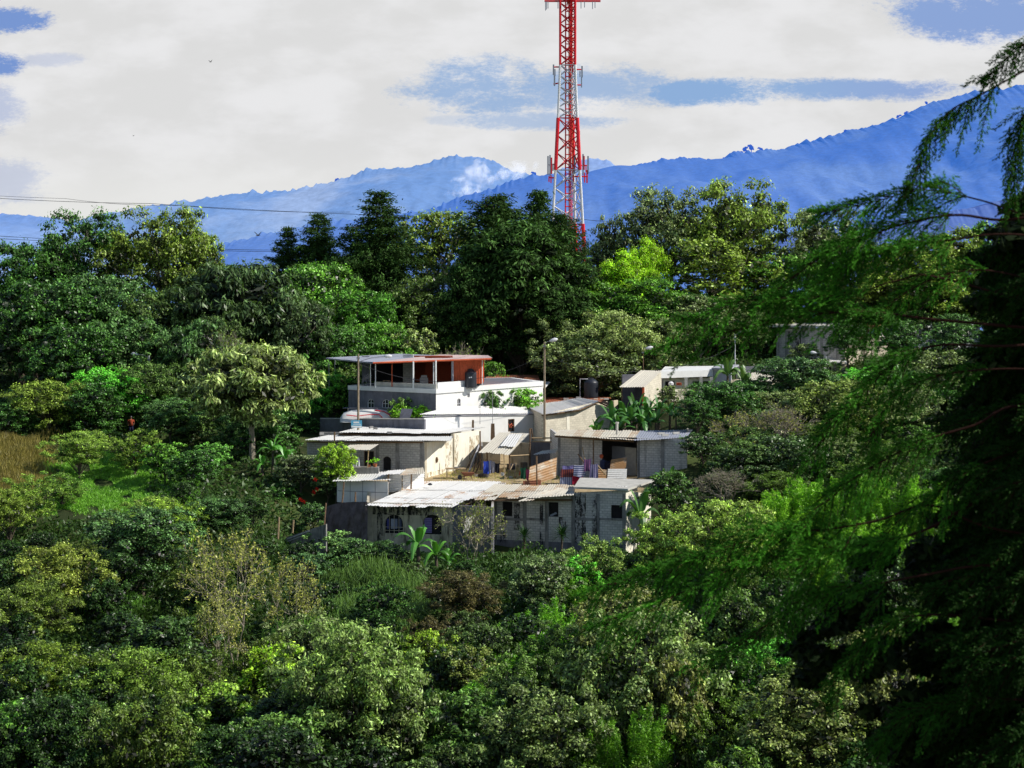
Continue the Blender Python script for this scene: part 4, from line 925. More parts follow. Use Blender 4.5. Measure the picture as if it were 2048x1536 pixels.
# white covered tarpaulin bundle with red stripes on the wall
TB = empty('covered_car', P(738,838,176), 0, 'white tarpaulin-covered car with curved red stripes behind the garden wall', 'covered car')
mb = MB(); n_ = 16
prof = [(-2.6,.25),(-2.3,.75),(-1.6,1.0),(-.3,1.12),(.9,1.12),(1.7,.95),(2.1,.55),(2.25,.1)]
vs=[]; fs=[]
for i,(x_,h_) in enumerate(prof):
    for j in range(7):
        t=PI*j/6; vs.append((x_, -.95*math.cos(t), -.3+ (h_+.3)*(abs(math.sin(t))**.45)))
for i in range(len(prof)-1):
    for j in range(6): a_=i*7+j; fs.append((a_,a_+1,a_+8,a_+7))
fs.append(tuple(range(6,-1,-1))); fs.append(tuple(len(prof)*7-7+j for j in range(7)))
mb.add(vs,fs); link('cover', mb.mesh('cover', M['white'], True), TB)
for pts in ([(-2.0,-1.0,.55),(-1.0,-1.02,.42),(.2,-1.0,.62),(1.0,-1.0,.60),(1.3,-.98,.25)], [(.6,-.55,1.05),(1.4,-.7,.93),(1.9,-.85,.6),(2.15,-.9,.25)]):
    mb = MB(); mb.tube(pts, .05, 5); link('stripe', mb.mesh('stripe', M['tower_red']), TB)
mb = MB(); mb.tube([(-2.4,-.4,1.25),(2.0,-.4,1.25)], .02, 4); mb.tube([(-2.4,.4,1.25),(2.0,.4,1.25)], .02, 4)
for x_ in (-1.9,-.6,.8,1.7): mb.tube([(x_,-.4,.9),(x_,-.4,1.25)], .02, 4)
TB.scale=(1,1,.82)
link('roof_rack', mb.mesh('roof_rack', M['steel']), TB)
mb = MB(); mb.hexa([P(798,840,172.2),P(819,840,171.6),P(819,840,171.7),P(798,840,172.3),P(803,817,173),P(826,818,172.4),P(826,818,172.5),P(803,817,173.1)])
tag(mb.build('slab', M['grey_wall']), 'grey slab leaning on the garden wall before the hedge', 'slab')

# ================================================================== CREAM BLOCK HOUSE
zz = Z(900,174)
CH = empty('house', (X(1140,176), 176, zz), 0, 'cream sunlit block house with curved tin roof beside the tall wooden pole', 'house')
a, b, c_ = pl(1086,173), pl(1185,178), pl(1228,181)
w11 = Wall(CH, a, b, zz, Z(829,173), M['block_cream'], z1b=Z(806,178))
w12 = Wall(CH, b, c_, zz, Z(806,178), M['block_cream'], z1b=Z(818,181))
Wall(CH, pl(1060,180), a, zz, Z(829,173), M['block_cream'])
w11.strip('pilaster', 1133,822,1139,874, M['plaster_lit'], .03); w11.strip('pilaster', 1088,832,1092,874, M['plaster_tan'], .04)
sheets('roof', P(1086,829,172.4), P(1160,818,176), P(1125,802,184), P(1050,812,182), M['tin'], CH, 5, .2, seed=101, rust=(0,.45), rows=1, sag=.0)
sheets('roof', P(1160,818,176), P(1198,802,178.6), P(1160,796,186), P(1125,802,184), M['tin'], CH, 3, .2, seed=102, rust=(0,.6), rows=1)
mb = MB(); mb.tube([P(1084,831,172.3), P(1120,826,174), P(1160,820,176), P(1196,804,178.4), P(1216,813,180)], .08, 5); mb.build('fascia', M['wood'], CH)
sheets('roof', P(1196,803,178.2), P(1222,812,180.4), P(1210,802,186), P(1180,797,184), M['tin_red'], CH, 2, .1, seed=103, rust=(.1,.4), rows=1)
RR = empty('house', (X(1130,188), 188, Z(830,188)), 0, 'low house with wide rust-red tin roof behind the cream block house', 'house')
sheets('roof', P(1012,812,182), P(1180,802,186), P(1236,795,194), P(1085,795,194), M['tin_red'], RR, 10, .2, seed=104, rust=(.1,.9), rows=1)
Wall(RR, pl(1014,182.5), pl(1180,186.5), Z(880,183), Z(815,182.5), M['plaster_tan'], z1b=Z(804,186.5))
Wall(RR, pl(1180,186.5), pl(1236,193), Z(880,186), Z(806,186.5), M['plaster_tan'], z1b=Z(800,193))
mb = MB()
for q in [(1132,799,189),(1145,800,188),(1157,796,191),(1190,800,188),(1205,799,190),(1212,799,190)]: mb.box(P(*q)+Vector((0,0,.06)), (.5,.3,.16), rz=random.random()*2)
mb.build('roof_weight', M['conc_pale'], RR)
def water_tank(p, r, h, label):
    e = empty('water_tank', p, 0, label, 'water tank')
    mb = MB(); pr = [(r*.97,0)]
    nR = 7
    for i in range(nR): pr += [(r, h*(.03+.70*i/nR)), (r*.975, h*(.03+.70*(i+.5)/nR))]
    pr += [(r, h*.74), (r*.93, h*.80), (r*.6, h*.90), (r*.45, h*.93)]
    mb.lathe((0,0,0), pr, 28); link('body', mb.mesh('body', M['tank'], True), e)
    mb = MB(); mb.lathe((0,0,h*.93), [(r*.42,0),(r*.42,h*.05),(r*.1,h*.07)], 20); link('lid', mb.mesh('lid', M['tank']), e)
    return e
TK = water_tank(P(941.5,775,176.5), .56, 1.75, 'black plastic water tank with pale mark on the white terrace, by the red wall')
mb = MB(); mb.box((-.1,-.565,.95), (.12,.02,.10), ry=.6); mb.box((.06,-.565,.98), (.10,.02,.12), ry=-.5); link('mark', mb.mesh('mark', M['lamp']), TK)
water_tank(P(1182,795,187), .70, 1.95, 'black plastic water tank standing on the rust-red tin roof')
mb = MB(); mb.tube([P(1160,794,186.6), P(1160,758,186.6), P(1176,758,186.8)], .035, 5); tag(mb.build('pipe', M['lamp']), 'pale water pipe bent over to the black tank on the red roof', 'pipe')

# ================================================================== TERRACE HOUSE
zz = Z(895,175)
TH = empty('terrace_house', (X(872,176), 176, zz), 0, 'two-storey white house with open roof terrace under a red-edged tin canopy', 'house')
N_, L_, R_, B2 = pl(872,173.5), pl(697,178.6), pl(1086,184.5), pl(880,190)
zs0, zs1 = Z(787,173.5), Z(778,173.5)
w13 = Wall(TH, L_, N_, zz, zs0, M['grey_wall'], holes=[(735,798,748,816,'a'), (764,799,782,816,'a')])
w13.window(735,798,748,816, True, 'glass', 'white', (1,1), .05); w13.window(764,799,782,816, True, 'glass', 'white', (2,1), .05)
w14 = Wall(TH, N_, R_, zz, zs0, M['white_wall'], holes=[(914.5,797,921.5,817,'a'), (935,787.5,940,795)])
w14.window(914.5,797,921.5,817, True, 'glass', 'lamp', (1,2), .05); w14.window(935,787.5,940,795, False, 'glass', 'lamp', (1,0), .03)
def off(p, q, d):
    n_ = Vector((q.y-p.y, -(q.x-p.x))).normalized(); return n_*d
o1, o2 = off(L_, N_, .12), off(N_, R_, .12)
slab('terrace_slab', [L_+o1, N_+o1+o2, R_+o2, R_+Vector((-3,6)), L_+Vector((5.5,9))], zs0+.003, zs1, M['white'], TH)
slab('terrace_floor', [L_.lerp(N_,.12)+Vector((.3,.6)), N_+Vector((.0,.55)), R_+Vector((-.9,.2)), R_+Vector((-3.2,5.5)), L_+Vector((5.7,8.5))], zs1+.003, zs1+.008, M['grey_wall'], TH)
up = zs1 + .012
Lw = L_.lerp(N_, .30)
pw = Wall(TH, Lw, N_.lerp(R_,.0)+Vector((0,.1)), up, up+.42, M['conc_pale'], name='parapet_wall', th=.15)
pw2 = Wall(TH, N_+Vector((.15,.2)), N_.lerp(R_,.34)+Vector((0,.2)), up, up+.55, M['white'], name='parapet_wall', th=.12)
zr = Z(724,174)
# canopy roof
sheets('canopy_roof', P(652,716,180.5), P(746,725,174.5), P(880,711,187), P(800,708,190), M['tin_blue'], TH, 8, .0, seed=111, rust=(0,.4), rows=1, amp=.015)
sheets('canopy_roof', P(746,725,174.5), P(982,716.5,175.8), P(975,711,187), P(880,709.5,187), M['tin_pink'], TH, 9, .0, seed=112, rust=(0,.3), rows=1, amp=.015)
mb = MB(); mb.tube([P(746,726,174.4), P(982,718,175.7)], .085, 4); mb.tube([P(982,718,175.7), P(975,713,186.8)], .085, 4); mb.build('fascia', M['red_metal'], TH)
mb = MB(); mb.tube([P(652,717.5,180.4), P(746,726.5,174.5)], .06, 4); mb.build('fascia', M['steel'], TH)
for (px, b_, t_, Y_, r_, mt) in [(658,775,719,180.2,.04,'steel'),(741,775,726,176,.04,'white'),(751,773,726,175.4,.05,'white'),(784,770,725,176,.05,'red_metal'),(826.5,778,723,174.6,.09,'white'),(867,770,722,175.4,.05,'white'),(871.5,778,721,174.2,.09,'white'),(905,766,720,176,.12,'grey_lit'),(936,766,719,177,.05,'white'),(964.5,766,718,176.6,.05,'white'),(670,775,719,183,.04,'steel')]:
    mb = MB(); mb.tube([P(px,b_,Y_)-Vector((0,0,.15)), P(px,t_,Y_)], r_, 6); mb.build('post', M[mt], TH)
# red corrugated room, back walls added to darken under the canopy
zq = Z(718,176)
rw = sheets('red_wall', P(905,768,176.3), P(965,767,176.9), P(965,718,176.9), P(905,720,176.3), M['red_metal'], TH, 4, 0, .22, .03, seed=113, rust=(0,.2), rows=1)
sheets('red_wall', P(965,767,176.9), P(967,762,184), P(967,716,184), P(965,718,176.9), M['red_metal'], TH, 4, 0, .22, .03, seed=114, rust=(0,.2), rows=1)
Wall(TH, pl(850,180.5), pl(905,180), up, zq, cloth('dark_red_wall', (.30,.06,.03)), name='red_wall')
Wall(TH, pl(806,182.6), pl(826,182.4), up, zq+.1, M['block_grey'], name='brick_pier')
Wall(TH, pl(724,183), pl(738,182.8), up, zq-.1, M['grey_wall'], name='brick_pier')
Wall(TH, pl(828,183.2), pl(905,183.2), up, zq-.05, cloth('dark_red_panel', (.36,.08,.035)), name='back_wall')
Wall(TH, pl(740,184.5), pl(806,184), up, zq-.35, M['dark'], name='back_wall')  # near-black colour stands in for shade at the back of the terrace
# stools and boxes on the terrace
for i, (px, lb_) in enumerate([(773,'pale wooden stool on the roof terrace, behind the low parapet')]):
    e = empty('stool', P(px,769,178.5)-Vector((0,0,.5)), .3, lb_, 'stool')
    mb = MB(); mb.box((0,0,.86), (.62,.4,.05)); link('seat', mb.mesh('seat', M['wood_pale']), e)
    for sx, sy in ((-1,-1),(1,-1),(-1,1),(1,1)):
        mb = MB(); mb.tube([(sx*.34,sy*.2,0),(sx*.24,sy*.14,.835)], .03, 5); link('leg', mb.mesh('leg', M['wood_pale']), e)
mb = MB(); mb.box((0,0,.3), (.75,.5,.6)); mb.box((0,0,.72), (.55,.4,.22)); tag(link('box_stack', mb.mesh('box_stack', M['block_dark']), None, P(848,768,178.4)), 'stack of grey boxes on the roof terrace behind the posts', 'boxes')
mb = MB(); rg = random.Random(9)
for i in range(9):
    a_ = rg.random()*3.1; mb.tube([(-.5+rg.random()*.9,rg.random()*.3,0),(-.4+rg.random()*.8,.1,.55+rg.random()*.5),(-.2+rg.random()*.8,.15,.9+rg.random()*.5)], .035, 4)
tag(link('scrap_heap', mb.mesh('scrap_heap', M['steel']), None, P(732,776,178)), 'heap of bent grey scrap metal at the left end of the roof terrace', 'scrap heap')
# low roofs behind the terrace
BR = empty('house', (X(1010,192), 192, Z(790,190)), 0, 'low building with ochre tin roof behind the white terrace', 'house')
sheets('roof', P(965,764,184.5), P(1082,768,188), P(1075,750,198), P(975,750,197), M['tin_red'], BR, 7, .1, seed=121, rust=(.1,.6), rows=1)
Wall(BR, pl(966,185.4), pl(1084,189), Z(795,186), Z(766,185.4), M['plaster_tan'], z1b=Z(769,189))
sheets('roof', P(1040,773,186), P(1090,776,188), P(1100,764,193), P(1060,762,192), M['tin'], BR, 3, .2, seed=122, rust=(0,.5), rows=1)

# ================================================================== RIGHT-HAND BUILDINGS
RS = empty('shed', (X(1280,180), 180, Z(812,180)), 0, 'small cream block shed with slanting rust-streaked tin roof and red post', 'shed')
a, b = pl(1289,178.5), pl(1323,185)
Wall(RS, a, b, Z(825,179), Z(772,178.5), M['block_cream'], z1b=Z(744,185))
Wall(RS, pl(1245,184), pl(1323,185.5), Z(825,183), Z(748,185), M['grey_wall'], name='back_wall')
sheets('roof', P(1238,774,178), P(1290,774,178), P(1324,742,185.5), P(1281,741,185.5), M['tin_old'], RS, 5, .1, seed=131, rust=(0,.5), rows=1)
mb = MB(); mb.tube([P(1286.5,812,178.3), P(1286.5,774,178.3)], .12, 5); mb.build('post', M['red_metal'], RS)
mb = MB(); mb.tube([P(1244,812,178.3), P(1244,774,178.3)], .06, 5); mb.build('post', M['wood'], RS)
RB = empty('house', (X(1385,187), 187, Z(820,186)), 0, 'white flat-roofed house with open concrete porch columns, right of the small shed', 'house')
a, b = pl(1326,186), pl(1424,189)
wr = Wall(RB, a, b, Z(822,186), Z(756,186), M['plaster_lit'], z1b=Z(756,189), holes=[(1330,762,1350,800), (1385,762,1399,800), (1404,762,1418,800)])
for q in [(1330,762,1350,800), (1385,762,1399,800), (1404,762,1418,800)]: wr.window(*q, mat='dark', frame='concrete', bars=(0,1), fr=.06)
slab('roof', [pl(1320,184.8), pl(1426,187.8), pl(1430,195), pl(1330,194)], Z(755,186), Z(742,186), M['white'], RB)
for (px, Y_) in [(1372,184.8),(1402,185.8),(1423,186.6)]:
    mb = MB(); p0 = P(px,800,Y_); mb.box(p0+Vector((0,0,1.1)), (.28,.28,2.2)); mb.build('column', M['conc_pale'], RB)
mb = MB(); mb.box(P(1358,768,185.2), (.5,.3,.25)); mb.build('box', M['red_metal'], RB)
mb = MB(); mb.lathe((0,0,0), [(.25,0),(.27,.2),(.12,.34)], 12); tag(link('basin', mb.mesh('basin', M['lamp']), None, P(1342,770,185)), 'white upturned basin in front of the white flat-roofed house', 'basin')
GB = empty('house', (X(1470,190), 190, Z(800,189)), 0, 'grey rendered box house with striped tin roof behind the banana leaves, right', 'house')
Wall(GB, pl(1424,188), pl(1462,187), Z(815,188), Z(739,188), M['grey_lit'])
Wall(GB, pl(1462,187), pl(1560,190), Z(815,188), Z(760,187), M['plaster_tan'], z1b=Z(752,190), holes=[(1500,764,1530,790)])
Wall(GB, pl(1472,193), pl(1560,194), Z(800,190), Z(733,193), M['grey_wall'], name='back_wall')
slab('roof', [pl(1423,187.6), pl(1462,186.6), pl(1478,193), pl(1438,194)], Z(738,188), Z(735,188), M['grey_lit'], GB)
sheets('roof', P(1478,762,185.5), P(1562,762,187.5), P(1552,744,194), P(1490,746,193), M['tin_old'], GB, 6, .2, seed=141, rust=(.1,.5), rows=1)
HB = empty('house', (X(1660,206), 206, Z(735,205)), 0, 'large bluish grey block building with ochre roof edge, far right behind the branches', 'house')
hw = Wall(HB, pl(1553,206), pl(1690,203), Z(740,205), Z(658,206), M['block_dark'], z1b=Z(655,203))
for x_ in (1570,1604,1640,1672): hw.strip('pilaster', x_,662,x_+6,735, M['concrete'], .05)
hw.strip('mould_streak', 1576,662,1602,700, M['mould'], .01)
Wall(HB, pl(1690,203), pl(1775,208), Z(740,205), Z(670,203), M['plaster_tan'], z1b=Z(674,208), holes=[(1722,676,1732,690)])
slab('roof', [pl(1538,205.4), pl(1692,202.4), pl(1700,214), pl(1560,214)], Z(655,204), Z(651,204), M['conc_pale'], HB)
mb = MB(); mb.tube([P(1668,669,202.6), P(1772,674,207.6)], .09, 4); mb.build('roof_edge', M['plaster_lit'], HB)
sheets('upper_roof', P(1690,655,207), P(1765,652,209), P(1770,645,214), P(1700,646,213), M['tin_red'], HB, 5, .1, seed=151, rust=(0,.5), rows=1)
for px in (1730,1738,1764):
    mb = MB(); mb.tube([P(px,672,208), P(px,652,209)], .12, 5); mb.build('post', M['plaster_lit'], HB)
FB = empty('house', (X(1890,212), 212, Z(700,212)), 0, 'low pale building with white roof edge, farthest right behind the conifer', 'house')
Wall(FB, pl(1830,210), pl(1960,214), Z(700,211), Z(656,210), M['grey_lit'])
slab('roof', [pl(1825,209.4), pl(1965,213.4), pl(1960,220), pl(1835,219)], Z(655,210), Z(650,210), M['white'], FB)
for i, (px, t_, w_, Y_, lb_) in enumerate([(1850,848,60,156,'cream sunlit wall fragment')][:0]): pass
SB = empty('house', (X(1410,166), 166, Z(925,166)), 0, 'sunlit cream block house end seen behind the dark bush, right of the long flat roof', 'house')
Wall(SB, pl(1382,165.5), pl(1440,172), Z(925,166), Z(880,165.5), M['block_cream'], z1b=Z(872,172))
sheets('roof', P(1380,880,165), P(1442,874,171.5), P(1438,862,178), P(1384,864,176), M['tin'], SB, 4, .2, seed=161, rust=(0,.5), rows=1)
for (px0, px1, y_, Y_, sd) in [(1590,1690,722,196,1),(1895,1960,655,205,2)][:1]:
    e = empty('house', (X(px0,Y_),Y_,Z(y_+30,Y_)), 0, 'low white-roofed hut in front of the large bluish grey building', 'hut')
    Wall(e, pl(px0,Y_), pl(px1,Y_+3), Z(y_+40,Y_), Z(y_+6,Y_), M['plaster_tan']); sheets('roof', P(px0-4,y_+7,Y_-.6), P(px1+4,y_+6,Y_+2.4), P(px1,y_-3,Y_+8), P(px0+6,y_-2,Y_+7), M['tin'], e, 6, .2, seed=170, rust=(0,.4), rows=1)

# ================================================================== lower left retaining wall and sheeting
RW = empty('retaining_wall', (X(600,146), 146, Z(1090,146)), 0, 'long low grey fibre-cement retaining wall on the slope left of the tan house', 'wall')
Wall(RW, pl(572,146.), pl(652,143.5), Z(1104,145), Z(1075,146.), M['concrete'], z1b=Z(1048,143.5), th=.12)
mb = MB(); mb.tube([P(574,1078,145.8), P(618,1062,144.4)], .025, 4); mb.tube([P(574,1083,145.8), P(610,1070,144.6)], .02, 4); mb.build('batten', M['lamp'], RW)
SS = empty('screen', (X(690,149), 149, Z(1090,149)), 0, 'dark grey-violet sheeting screen hung between posts left of the tan house', 'screen')
mb = MB(); vs=[]; n_=20
bt = plain('dark_sheet', (.15,.12,.12), .95, .1, var=.5, scale=1.5, dirt=(.07,.05,.04))
Vv=[]; 
for j in range(9):
    for i in range(n_+1):
        px = 650+ (735-650)*i/n_; t = j/8; Y_ = 150 - 2.5*i/n_ - t*1.5; top_ = np.interp(px,[650,680,735],[1014,1005,1003]); p_ = P(px, top_+(1092-top_)*t, Y_); Vv.append(tuple(p_ + Vector((0,.10*math.sin(i*.6+j*.9)+.05*math.sin(i*1.9+j*.4),0)) - SS.location))
Ff=[(j*(n_+1)+i, j*(n_+1)+i+1, (j+1)*(n_+1)+i+1, (j+1)*(n_+1)+i) for j in range(8) for i in range(n_)]
me = quads_mesh('sheeting', np.array(Vv), np.array(Ff), bt); me.polygons.foreach_set('use_smooth',[True]*len(me.polygons)); link('sheeting', me, SS)
for q in [((648,1060,148.6),(652,1006,149.2)), ((683,1012,149.2),(687,985,149.4)), ((710,1012,148.6),(711,984,148.8))]:
    mb = MB(); mb.tube([P(*q[0]), P(*q[1])], .06, 5); mb.build('post', M['wood'], SS)
for i,(px,b_,t_,Y_,lb_) in enumerate([(585,1066,1040,144,'pale stake at the top of the retaining wall, right one'),(556,1078,1034,143,'pale stake on the bank above the retaining wall, left one')]):
    pole([(px,b_,Y_),(px+2,t_,Y_)], .07, lb_, 'stake')
for i,(px,py,s_,lb_) in enumerate([(595,1191,.62,'large pale boulder in the undergrowth below the retaining wall'),(625,1182,.35,'smaller grey boulder right of the large pale one')]):
    Y_ = hit(px,py+4); mb = MB(); mb.lathe((0,0,-.2), [(.5,0),(1.,.25),(.9,.55),(.45,.8),(.1,.86)], 9)
    o = link('boulder', mb.mesh('boulder', M['conc_pale']), None, P(px,py,Y_)); o.scale=(s_*1.4,s_,s_); tag(o, lb_, 'boulder')

# ================================================================== poles, lamps, wires
def lamp_head(mb, p, d, s=1.):
    d = Vector(d).normalized()
    mb.tube([p, p+d*.18*s, p+d*.5*s, p+d*.72*s], [.05*s,.13*s,.17*s,.05*s], 8)
def street_lamp(px, base, top, Y, arm, label, r=.11, mat='pole', group=None):
    e = empty('street_lamp', P(px, base, Y), 0, label, 'street lamp')
    mb = MB(); mb.tube([P(px,base,Y)-Vector((0,0,.4)), P(px,top,Y)], r, 8, r*.75); mb.build('pole', M[mat], e)
    p0 = P(px, arm[0], Y); p1 = P(arm[1], arm[2], Y-.3); d = p1 - p0
    mb = MB(); mb.tube([p0, p0.lerp(p1,.5)+Vector((0,0,.12)), p1], .03, 5); mb.build('arm', M['steel'], e)
    mb = MB(); lamp_head(mb, p1, (d.x, 0, d.z*.3), 1.05); mb.build('lamp_head', M['lamp'], e, True)
    mb = MB(); mb.box(P(px, top+8, Y), (.3,.3,.12)); mb.build('bracket', M['steel'], e)
    return e
street_lamp(716.5,862,708,169.5,(724,767,713),'tall wooden pole with small white lamp head, in front of the terrace house')
street_lamp(1089,872,684,171.5,(690,1099,682),'tall wooden pole with white lamp head beside the cream block house')
street_lamp(1286.5,800,697,186,(699,1291,697),'slender dark pole with white lamp head above the small slanting-roofed shed', .05, 'wood')
street_lamp(298,790,711,186,(716,277,709),'steel street lamp with long white head among the trees, far left', .08, 'lamp')
street_lamp(1470,780,668,198,(672,1488,662),'thin street lamp behind the right-hand banana leaves', .07, 'lamp')
street_lamp(1652,740,712,196,(712,1634,706),'short curved street lamp in front of the bluish grey building', .06, 'lamp')
def wire(pts, sag, label, r=.018, name='power_line', n=24):
    P3 = [P(*q) for q in pts]; out = []
    for i in range(len(P3)-1):
        for j in range(n+1):
            t = j/n; out.append(P3[i].lerp(P3[i+1], t) - Vector((0,0,sag*4*t*(1-t))))
    mb = MB(); mb.tube(out, r, 4); return tag(mb.build(name, M['wire']), label, 'power line')
wire([(717,727,169.5),(1089,709,171.5)], 2.0, 'cable sagging between the two tall wooden lamp poles')
wire([(1089,709,171.5),(1286,741,186)], .7, 'cable from the right wooden pole to the slender dark pole')
wire([(1286,741,186),(1470,690,198)], .7, 'cable rising right from the slender dark pole to the thin street lamp')
wire([(717,727,169.5),(790,705,200)], .1, 'short cable slanting over the grey canopy roof')
wire([(-300,372,420),(300,407,420),(1140,436,420),(1500,448,420)], .8, 'upper power line crossing in front of the mountains', .05)
wire([(-300,368,424),(130,397,424),(360,411,424),(700,424,424)], .5, 'second strand just above the upper power line', .035)
wire([(-300,448,420),(250,484,420),(560,500,420),(900,512,420)], .5, 'lower power line, upper strand, left', .05)
wire([(-300,456,424),(250,487,424),(560,503,424),(900,516,424)], .5, 'lower power line, lower strand, left', .05)

# ================================================================== lattice tower
Yt = 300.; zb = float(terr(X(1137,Yt), Yt))
TW = empty('radio_tower', (X(1137,Yt), Yt, zb), 0, 'tall red and white lattice radio mast rising behind the dark cedars', 'radio mast')
def halfw(py): return float(np.interp(py, [-120,130,235,340,480,900], [14.5,14.5,18.5,23.5,31,54]))/F*Yt
def ctr(py): return X(float(np.interp(py,[-120,130,235,480,900],[1136,1135.8,1136,1136.5,1137])), Yt)
def leg_pt(k, py):
    r = halfw(py)/.90; a = [math.radians(190), math.radians(-25), math.radians(62)][k]
    return Vector((ctr(py)+r*math.cos(a)*(.98 if k==0 else .98), Yt+r*math.sin(a), Z(py, Yt)))
bands = [(-118,130,'tower_red'),(130,236,'tower_white'),(236,340,'tower_red'),(340,448,'tower_white'),(448,860,'tower_red')]
for (p0, p1, mt) in bands:
    for k_ in range(3):
        mb = MB(); mb.tube([leg_pt(k_, p1), leg_pt(k_, p0)], (.29 if mt == 'tower_red' else .20) if p0 > 200 else .19, 7); mb.build('leg', M[mt], TW)
    n_ = max(2, round((p1-p0)/(20 if p1 <= 240 else 34))); mb = MB()
    for i in range(n_):
        a_, b_ = p0+(p1-p0)*i/n_, p0+(p1-p0)*(i+1)/n_
        for k_ in range(3):
            j_ = (k_+1) % 3; q = [leg_pt(k_, a_), leg_pt(j_, a_), leg_pt(j_, b_), leg_pt(k_, b_)]
            mb.tube([q[0], q[2]], .085, 4); mb.tube([q[1]+Vector((0,.02,0)), q[3]+Vector((0,.02,0))], .085, 4)
            if i == 0: mb.tube([q[0], q[1]], .07, 4)
    mb.build('bracing', M[mt], TW)
mb = MB()
for dx in (-.42,.42): mb.tube([Vector((ctr(p_)+dx*(.9 if p_ < 300 else 1.1), Yt-.1, Z(p_,Yt))) for p_ in (860,480,235,-110)], .11, 5)
for i in range(74):
    p_ = 855-13.0*i; mb.tube([Vector((ctr(p_)-.42,Yt-.1,Z(p_,Yt))), Vector((ctr(p_)+.42,Yt-.1,Z(p_,Yt)))], .08, 4)
mb.build('ladder', M['tower_red'], TW)
mb = MB()
for dx in (.12,.24,.66): mb.tube([Vector((ctr(p_)+dx, Yt+.1, Z(p_,Yt))) for p_ in (860,480,235,-110)], .055, 4)
mb.build('cable_tray', M['red_metal'], TW)
def panel(px, t_, b_, dy=0., r=.13, mt='antenna'):
    mb = MB(); p0, p1 = P(px,b_,Yt+dy), P(px,t_,Yt+dy); mb.box((p0+p1)/2, (r*2,r*1.2,(p1-p0).z)); pn = mb.build('antenna_panel', M[mt], TW)
def arm(q0, q1, dy=0., r=.11):
    mb = MB(); mb.tube([P(q0[0],q0[1],Yt), P(q1[0],q1[1],Yt+dy)], r, 4); mb.build('antenna_arm', M['tower_red'], TW)
for (a,b) in [((1120,134),(1107,134)),((1119,166),(1107,168)),((1150,139),(1165,139)),((1152,170),(1164,170)),((1112,328),(1098,330)),((1112,356),(1098,355)),((1157,331),(1174,331)),((1157,353),(1176,353)),((1155,325),(1150,312)),((1156,353),(1149,353))]: arm(a, b, -.3)
for q in [(1107,129,150),(1110,138,152),(1109,150,172),(1164,132,155),(1160,142,154),(1163,155,175),(1096,312,350),(1100,310,352),(1103,315,348),(1106,328,342),(1098,352,364),(1102,350,366),(1149,310,348),(1147,330,343),(1166,308,350),(1168,312,340),(1172,330,344),(1176,312,348),(1169,345,365),(1174,340,366),(1147,350,364),(1145,129,145),(1159,262,270)]:
    panel(q[0], q[1], q[2], -.5, .12 if q[2]-q[1] > 20 else .09, 'tower_red' if q[0] in (1168,1172,1169,1174,1103,1098,1102,1145,1147) else 'antenna')
# top platform
mb = MB(); mb.box(P(1145,2.0,Yt)-Vector((0,0,0)), (X(1202,Yt)-X(1090,Yt), .5, .28)); mb.box(P(1137,2.2,Yt), (.4,5.5,.2)); mb.build('platform', M['tower_red'], TW)
for px, d_ in [(1091,18),(1093,16),(1096,14),(1116,14),(1162,14),(1169,12),(1185,15),(1190,13)]: panel(px, 3, 3+d_, -.3, .06)

# small figure on the path, two birds
PE = empty('person', P(262,870,174.5), .2, 'person in a red-orange top and dark trousers standing on the path, far left', 'person')
mb = MB(); mb.tube([(-.09,0,0),(-.1,0,.45),(-.08,0,.88)], [.07,.075,.10], 8); mb.tube([(.09,0,0),(.12,.05,.45),(.08,0,.88)], [.07,.075,.10], 8)
mb.tube([(0,0,.84),(0,0,1.1),(0,0,1.36),(0,0,1.46)], [.17,.155,.20,.08], 10); mb.tube([(-.2,0,1.38),(-.27,.02,1.1),(-.22,-.1,.85)], [.06,.05,.035], 7); mb.tube([(.2,0,1.38),(.27,.02,1.1),(.22,-.12,.88)], [.06,.05,.035], 7)
mb.lathe((0,0,1.44), [(.06,0),(.075,.06),(.105,.14),(.10,.22),(.03,.29)], 12); link('body', mb.mesh('body', M['skin'], True), PE)
mb = MB(); mb.tube([(0,0,.86),(0,0,1.1),(0,0,1.37),(0,0,1.43)], [.195,.18,.23,.12], 10); mb.tube([(-.19,0,1.39),(-.275,.02,1.12)], [.085,.07], 8); mb.tube([(.19,0,1.39),(.275,.02,1.12)], [.085,.07], 8); link('shirt', mb.mesh('shirt', cloth('orange_shirt',(.30,.06,.03)), True), PE)
mb = MB(); mb.tube([(-.1,0,.06),(-.1,0,.45),(-.08,0,.9)], [.09,.095,.12], 8); mb.tube([(.1,0,.06),(.12,.05,.45),(.08,0,.9)], [.09,.095,.12], 8); link('trousers', mb.mesh('trousers', cloth('navy_trousers',(.02,.02,.05)), True), PE)
mb = MB(); mb.lathe((0,.015,1.56), [(.115,0),(.12,.08),(.09,.16),(.02,.19)], 12); link('hair', mb.mesh('hair', M['tank'], True), PE)
for i,(px,py,Y_,s_,lb_) in enumerate([(421,124,500,1.,'small dark bird high in the clouds, upper left'),(516,471,420,1.5,'small dark bird with raised wings before the hills, left of the conifers'),(267,272,700,.7,'tiny dark bird in the pale sky above the left trees')]):
    mb = MB(); c0 = Vector((0,0,0)); mb.tube([(-.25,0,0),(0,0,.02),(.25,0,.03)], [.02,.07,.02], 6)
    mb.add([(-.08,0,0),(.1,0,0),(.02,-.5,.35),(-.05,-.5,.33)], [(0,1,2,3)]); mb.add([(-.08,0,0),(.1,0,0),(.02,.5,.35),(-.05,.5,.33)], [(3,2,1,0)])
    o = link('bird', mb.mesh('bird', M['wire']), None, P(px,py,Y_), .8); o.scale=(s_*1.6,)*3; tag(o, lb_, 'bird')
# ------------------------------------------------------------------ trees one by one
T_ = tree
